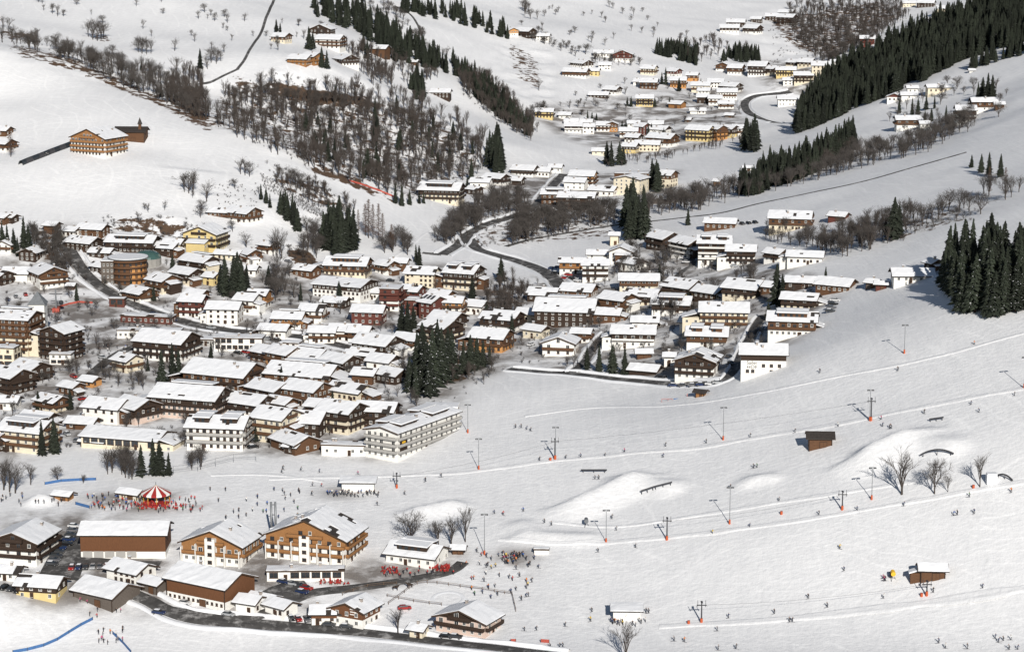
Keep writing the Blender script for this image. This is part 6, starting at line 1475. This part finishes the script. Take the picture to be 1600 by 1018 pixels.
# ---------------------------------------------------------------- cars
def car_meshes():
    prof = [(-2.15, .35), (-2.15, .78), (-1.95, .95), (-1.0, 1.02), (1.35, 1.05), (2.1, .98), (2.15, .4)]
    b = MB()
    for sx in (-1, 1):
        pts = [(sx * .88, p[0], p[1]) for p in prof]; b.face(pts if sx > 0 else pts[::-1], 'car_paint')
    for p, q in zip(prof, prof[1:] + prof[:1]): b.face([(.88, p[0], p[1]), (-.88, p[0], p[1]), (-.88, q[0], q[1]), (.88, q[0], q[1])], 'car_paint')
    g = MB(); lo = [(-.82, -1.05, 1.0), (.82, -1.05, 1.0), (.82, 1.85, 1.02), (-.82, 1.85, 1.02)]; hi = [(-.66, -.35, 1.46), (.66, -.35, 1.46), (.66, 1.4, 1.46), (-.66, 1.4, 1.46)]; g.hexa(lo + hi, 'glass_dark')
    r = MB(); r.box(-.64, -.3, 1.46, .64, 1.35, 1.51, 'car_paint'); w = MB(); w.tube((-.1, 0, 0), (.1, 0, 0), .33, .33, 'rubber', 12); w.tube((-.11, 0, 0), (.11, 0, 0), .18, .18, 'metal_grey', 8)
    sn = MB(); sn.hexa([(-.62, -.28, 1.512), (.62, -.28, 1.512), (.62, 1.3, 1.512), (-.62, 1.3, 1.512), (-.55, -.2, 1.62), (.55, -.2, 1.62), (.55, 1.2, 1.62), (-.55, 1.2, 1.62)], 'snow')
    h = MB(); h.box(-.12, -.03, 0, .12, .03, .14, 'frame_white')
    return b.mesh('body'), g.mesh('windows'), r.mesh('roof_panel'), w.mesh('wheel'), sn.mesh('roof_snow'), h.mesh('headlight')
CB, CG, CR, CW, CS, CHL = car_meshes()
CC = [('black', (.012, .012, .014)), ('dark grey', (.05, .052, .056)), ('silver', (.36, .37, .38)), ('dark blue', (.015, .03, .09)), ('white', (.6, .6, .6)), ('red', (.3, .015, .012)), ('black', (.015, .015, .015)), ('grey', (.14, .14, .15))]
def car(px, py, rz, where, col=None):
    x, y, z, s = at(px, py); cn, c = CC[col] if col is not None else prr.choice(CC); r = link('parked_car', None, None, (x, y, z + .12), R(rz))
    for me in (CB, CG, CR) + ((CS,) if prr.random() < .35 else ()): o = link(me.name.split('.')[0], me, r); o.color = (*c, 1)
    for sx in (-.85, .85):
        for sy in (-1.35, 1.3): link('wheel', CW, r, (sx, sy, .33))
    for sx in (-.6, .6): link('headlight', CHL, r, (sx, -2.14, .62))
    tag(r, f'{cn} car parked ' + where, 'car', 'cars parked ' + where)
for p in [(116,824),(114,831),(111,838),(108,845),(104,852)]: car(*p, 80, 'right of the gabled hotel by the huge hall')
for p in [(94,858),(91,864),(88,871),(84,877),(81,883)]: car(*p, 80, 'beside the dark side of the lower left hotel')
for i in range(8): car(112 + i * 11, 889 - i * .4, 5 + prr.uniform(-6, 6), 'in the row in front of the garage doors')
for p in [(6,920),(18,922),(29,925)]: car(*p, -20, 'left of the yellow based house')
car(248, 959, 70, 'alone on the snow left of the road bend', 3); car(289, 944, 65, 'against the white base of the brown hall', 4); car(357, 962, 65, 'at the end of the brown hall', 2)
for i, p in enumerate([(443,911),(456,914),(468,917),(479,921),(472,927)]): car(*p, 60, 'in front of the low wavy-roofed restaurant')
for i, p in enumerate([(455,968),(466,969),(479,970),(490,969)]): car(*p, 20, 'between the white hut and the lettered house', (0, 5, 7, 3)[i])
car(514, 978, 80, 'at the roadside under the lettered wing', 1); car(541, 981, 80, 'at the roadside under the lettered gable', 1); car(698, 996, 75, 'left in front of the pink chalet', 0); car(712, 997, 75, 'right in front of the pink chalet', 1); car(632, 952, 100, 'alone in the snow above the bare roadside tree', 5)
for p in [(863,421),(873,419),(868,428),(879,428),(888,431),(894,437),(884,436),(903,440)]: car(*p, 60 + prr.uniform(-20, 20), 'on the lot at the river bend')
for p in [(914,449),(925,449),(934,448)]: car(*p, 10, 'in front of the tall two-balcony house')
for p in [(1068,399),(1070,405),(1073,411),(1066,394)]: car(*p, 75, 'beside the lane on the rise')
for p in [(1117,418),(1148,417)]: car(*p, 80, 'in front of the dark hotel on the rise')
for p in [(1160,351),(1170,350),(1180,349)]: car(*p, 20, 'behind the low brown hall on the rise')
for p in [(1299,483),(1302,477),(1305,471),(1297,488)]: car(*p, 75, 'beside the cream house at the slope edge')
for p in [(1053,604),(1068,604),(1083,604),(1096,603),(1110,602),(1122,600)]: car(*p, 82, 'along the edge of the ski slope road')
car(1033, 590, 60, 'at the lane corner behind the spruce row', 0); car(1140, 560, 20, 'left of the lettered wall', 0); car(1143, 570, 20, 'lower left of the lettered wall', 1)
for p in [(470,548),(493,552),(420,531),(433,533),(384,552),(394,553),(372,553),(350,420),(300,415),(240,492),(270,502),(330,514)]: car(*p, prr.uniform(40, 110), 'beside the main road through the town')
for p in [(560,450),(575,452),(590,455),(640,455),(700,460),(610,440),(450,410),(160,560),(115,590),(130,625),(140,640),(395,700),(398,690),(120,690),(105,680),(715,535),(745,515),(830,540)]: car(*p, prr.uniform(0, 180), 'between the houses of the town')
for p in [(25,465),(40,462),(12,470),(55,468)]: car(*p, 20, 'below the big balconied chalet')
tp_x, tp_y = scatter([(0,420),(300,395),(560,430),(800,450),(1060,400),(1300,455),(1130,590),(800,570),(700,640),(400,705),(0,700)], 420)
bx, by_, bz, bd = G.hit(tp_x, tp_y); hp = np.array([(h_.location.x, h_.location.y) for h_ in HOUSES]); near = np.min(np.hypot(bx[:, None] - hp[None, :, 0], by_[:, None] - hp[None, :, 1]), 1)
gn_scatter('garden_trees', 'bare', [('bare', bx[i], by_[i], bz[i], random.uniform(4, 8)) for i in range(len(bx)) if near[i] > 9.5], 'leafless young trees in the gardens between the town houses', 'trees')
# hedges and garden bushes between the houses
tp_x, tp_y = scatter([(0,420),(300,395),(560,430),(800,450),(1060,400),(1300,455),(1130,590),(800,570),(700,640),(400,705),(0,700)], 1300)
bx, by_, bz, bd = G.hit(tp_x, tp_y); HP = [(h_.location.x, h_.location.y) for h_ in HOUSES]
hp = np.array(HP); near = np.min(np.hypot(bx[:, None] - hp[None, :, 0], by_[:, None] - hp[None, :, 1]), 1)
gn_scatter('garden_bushes', 'bush', [('bush', bx[i], by_[i], bz[i], random.uniform(1.2, 3.4)) for i in range(len(bx)) if near[i] > 7.5], 'bare bushes in the gardens between the town houses', 'bushes')
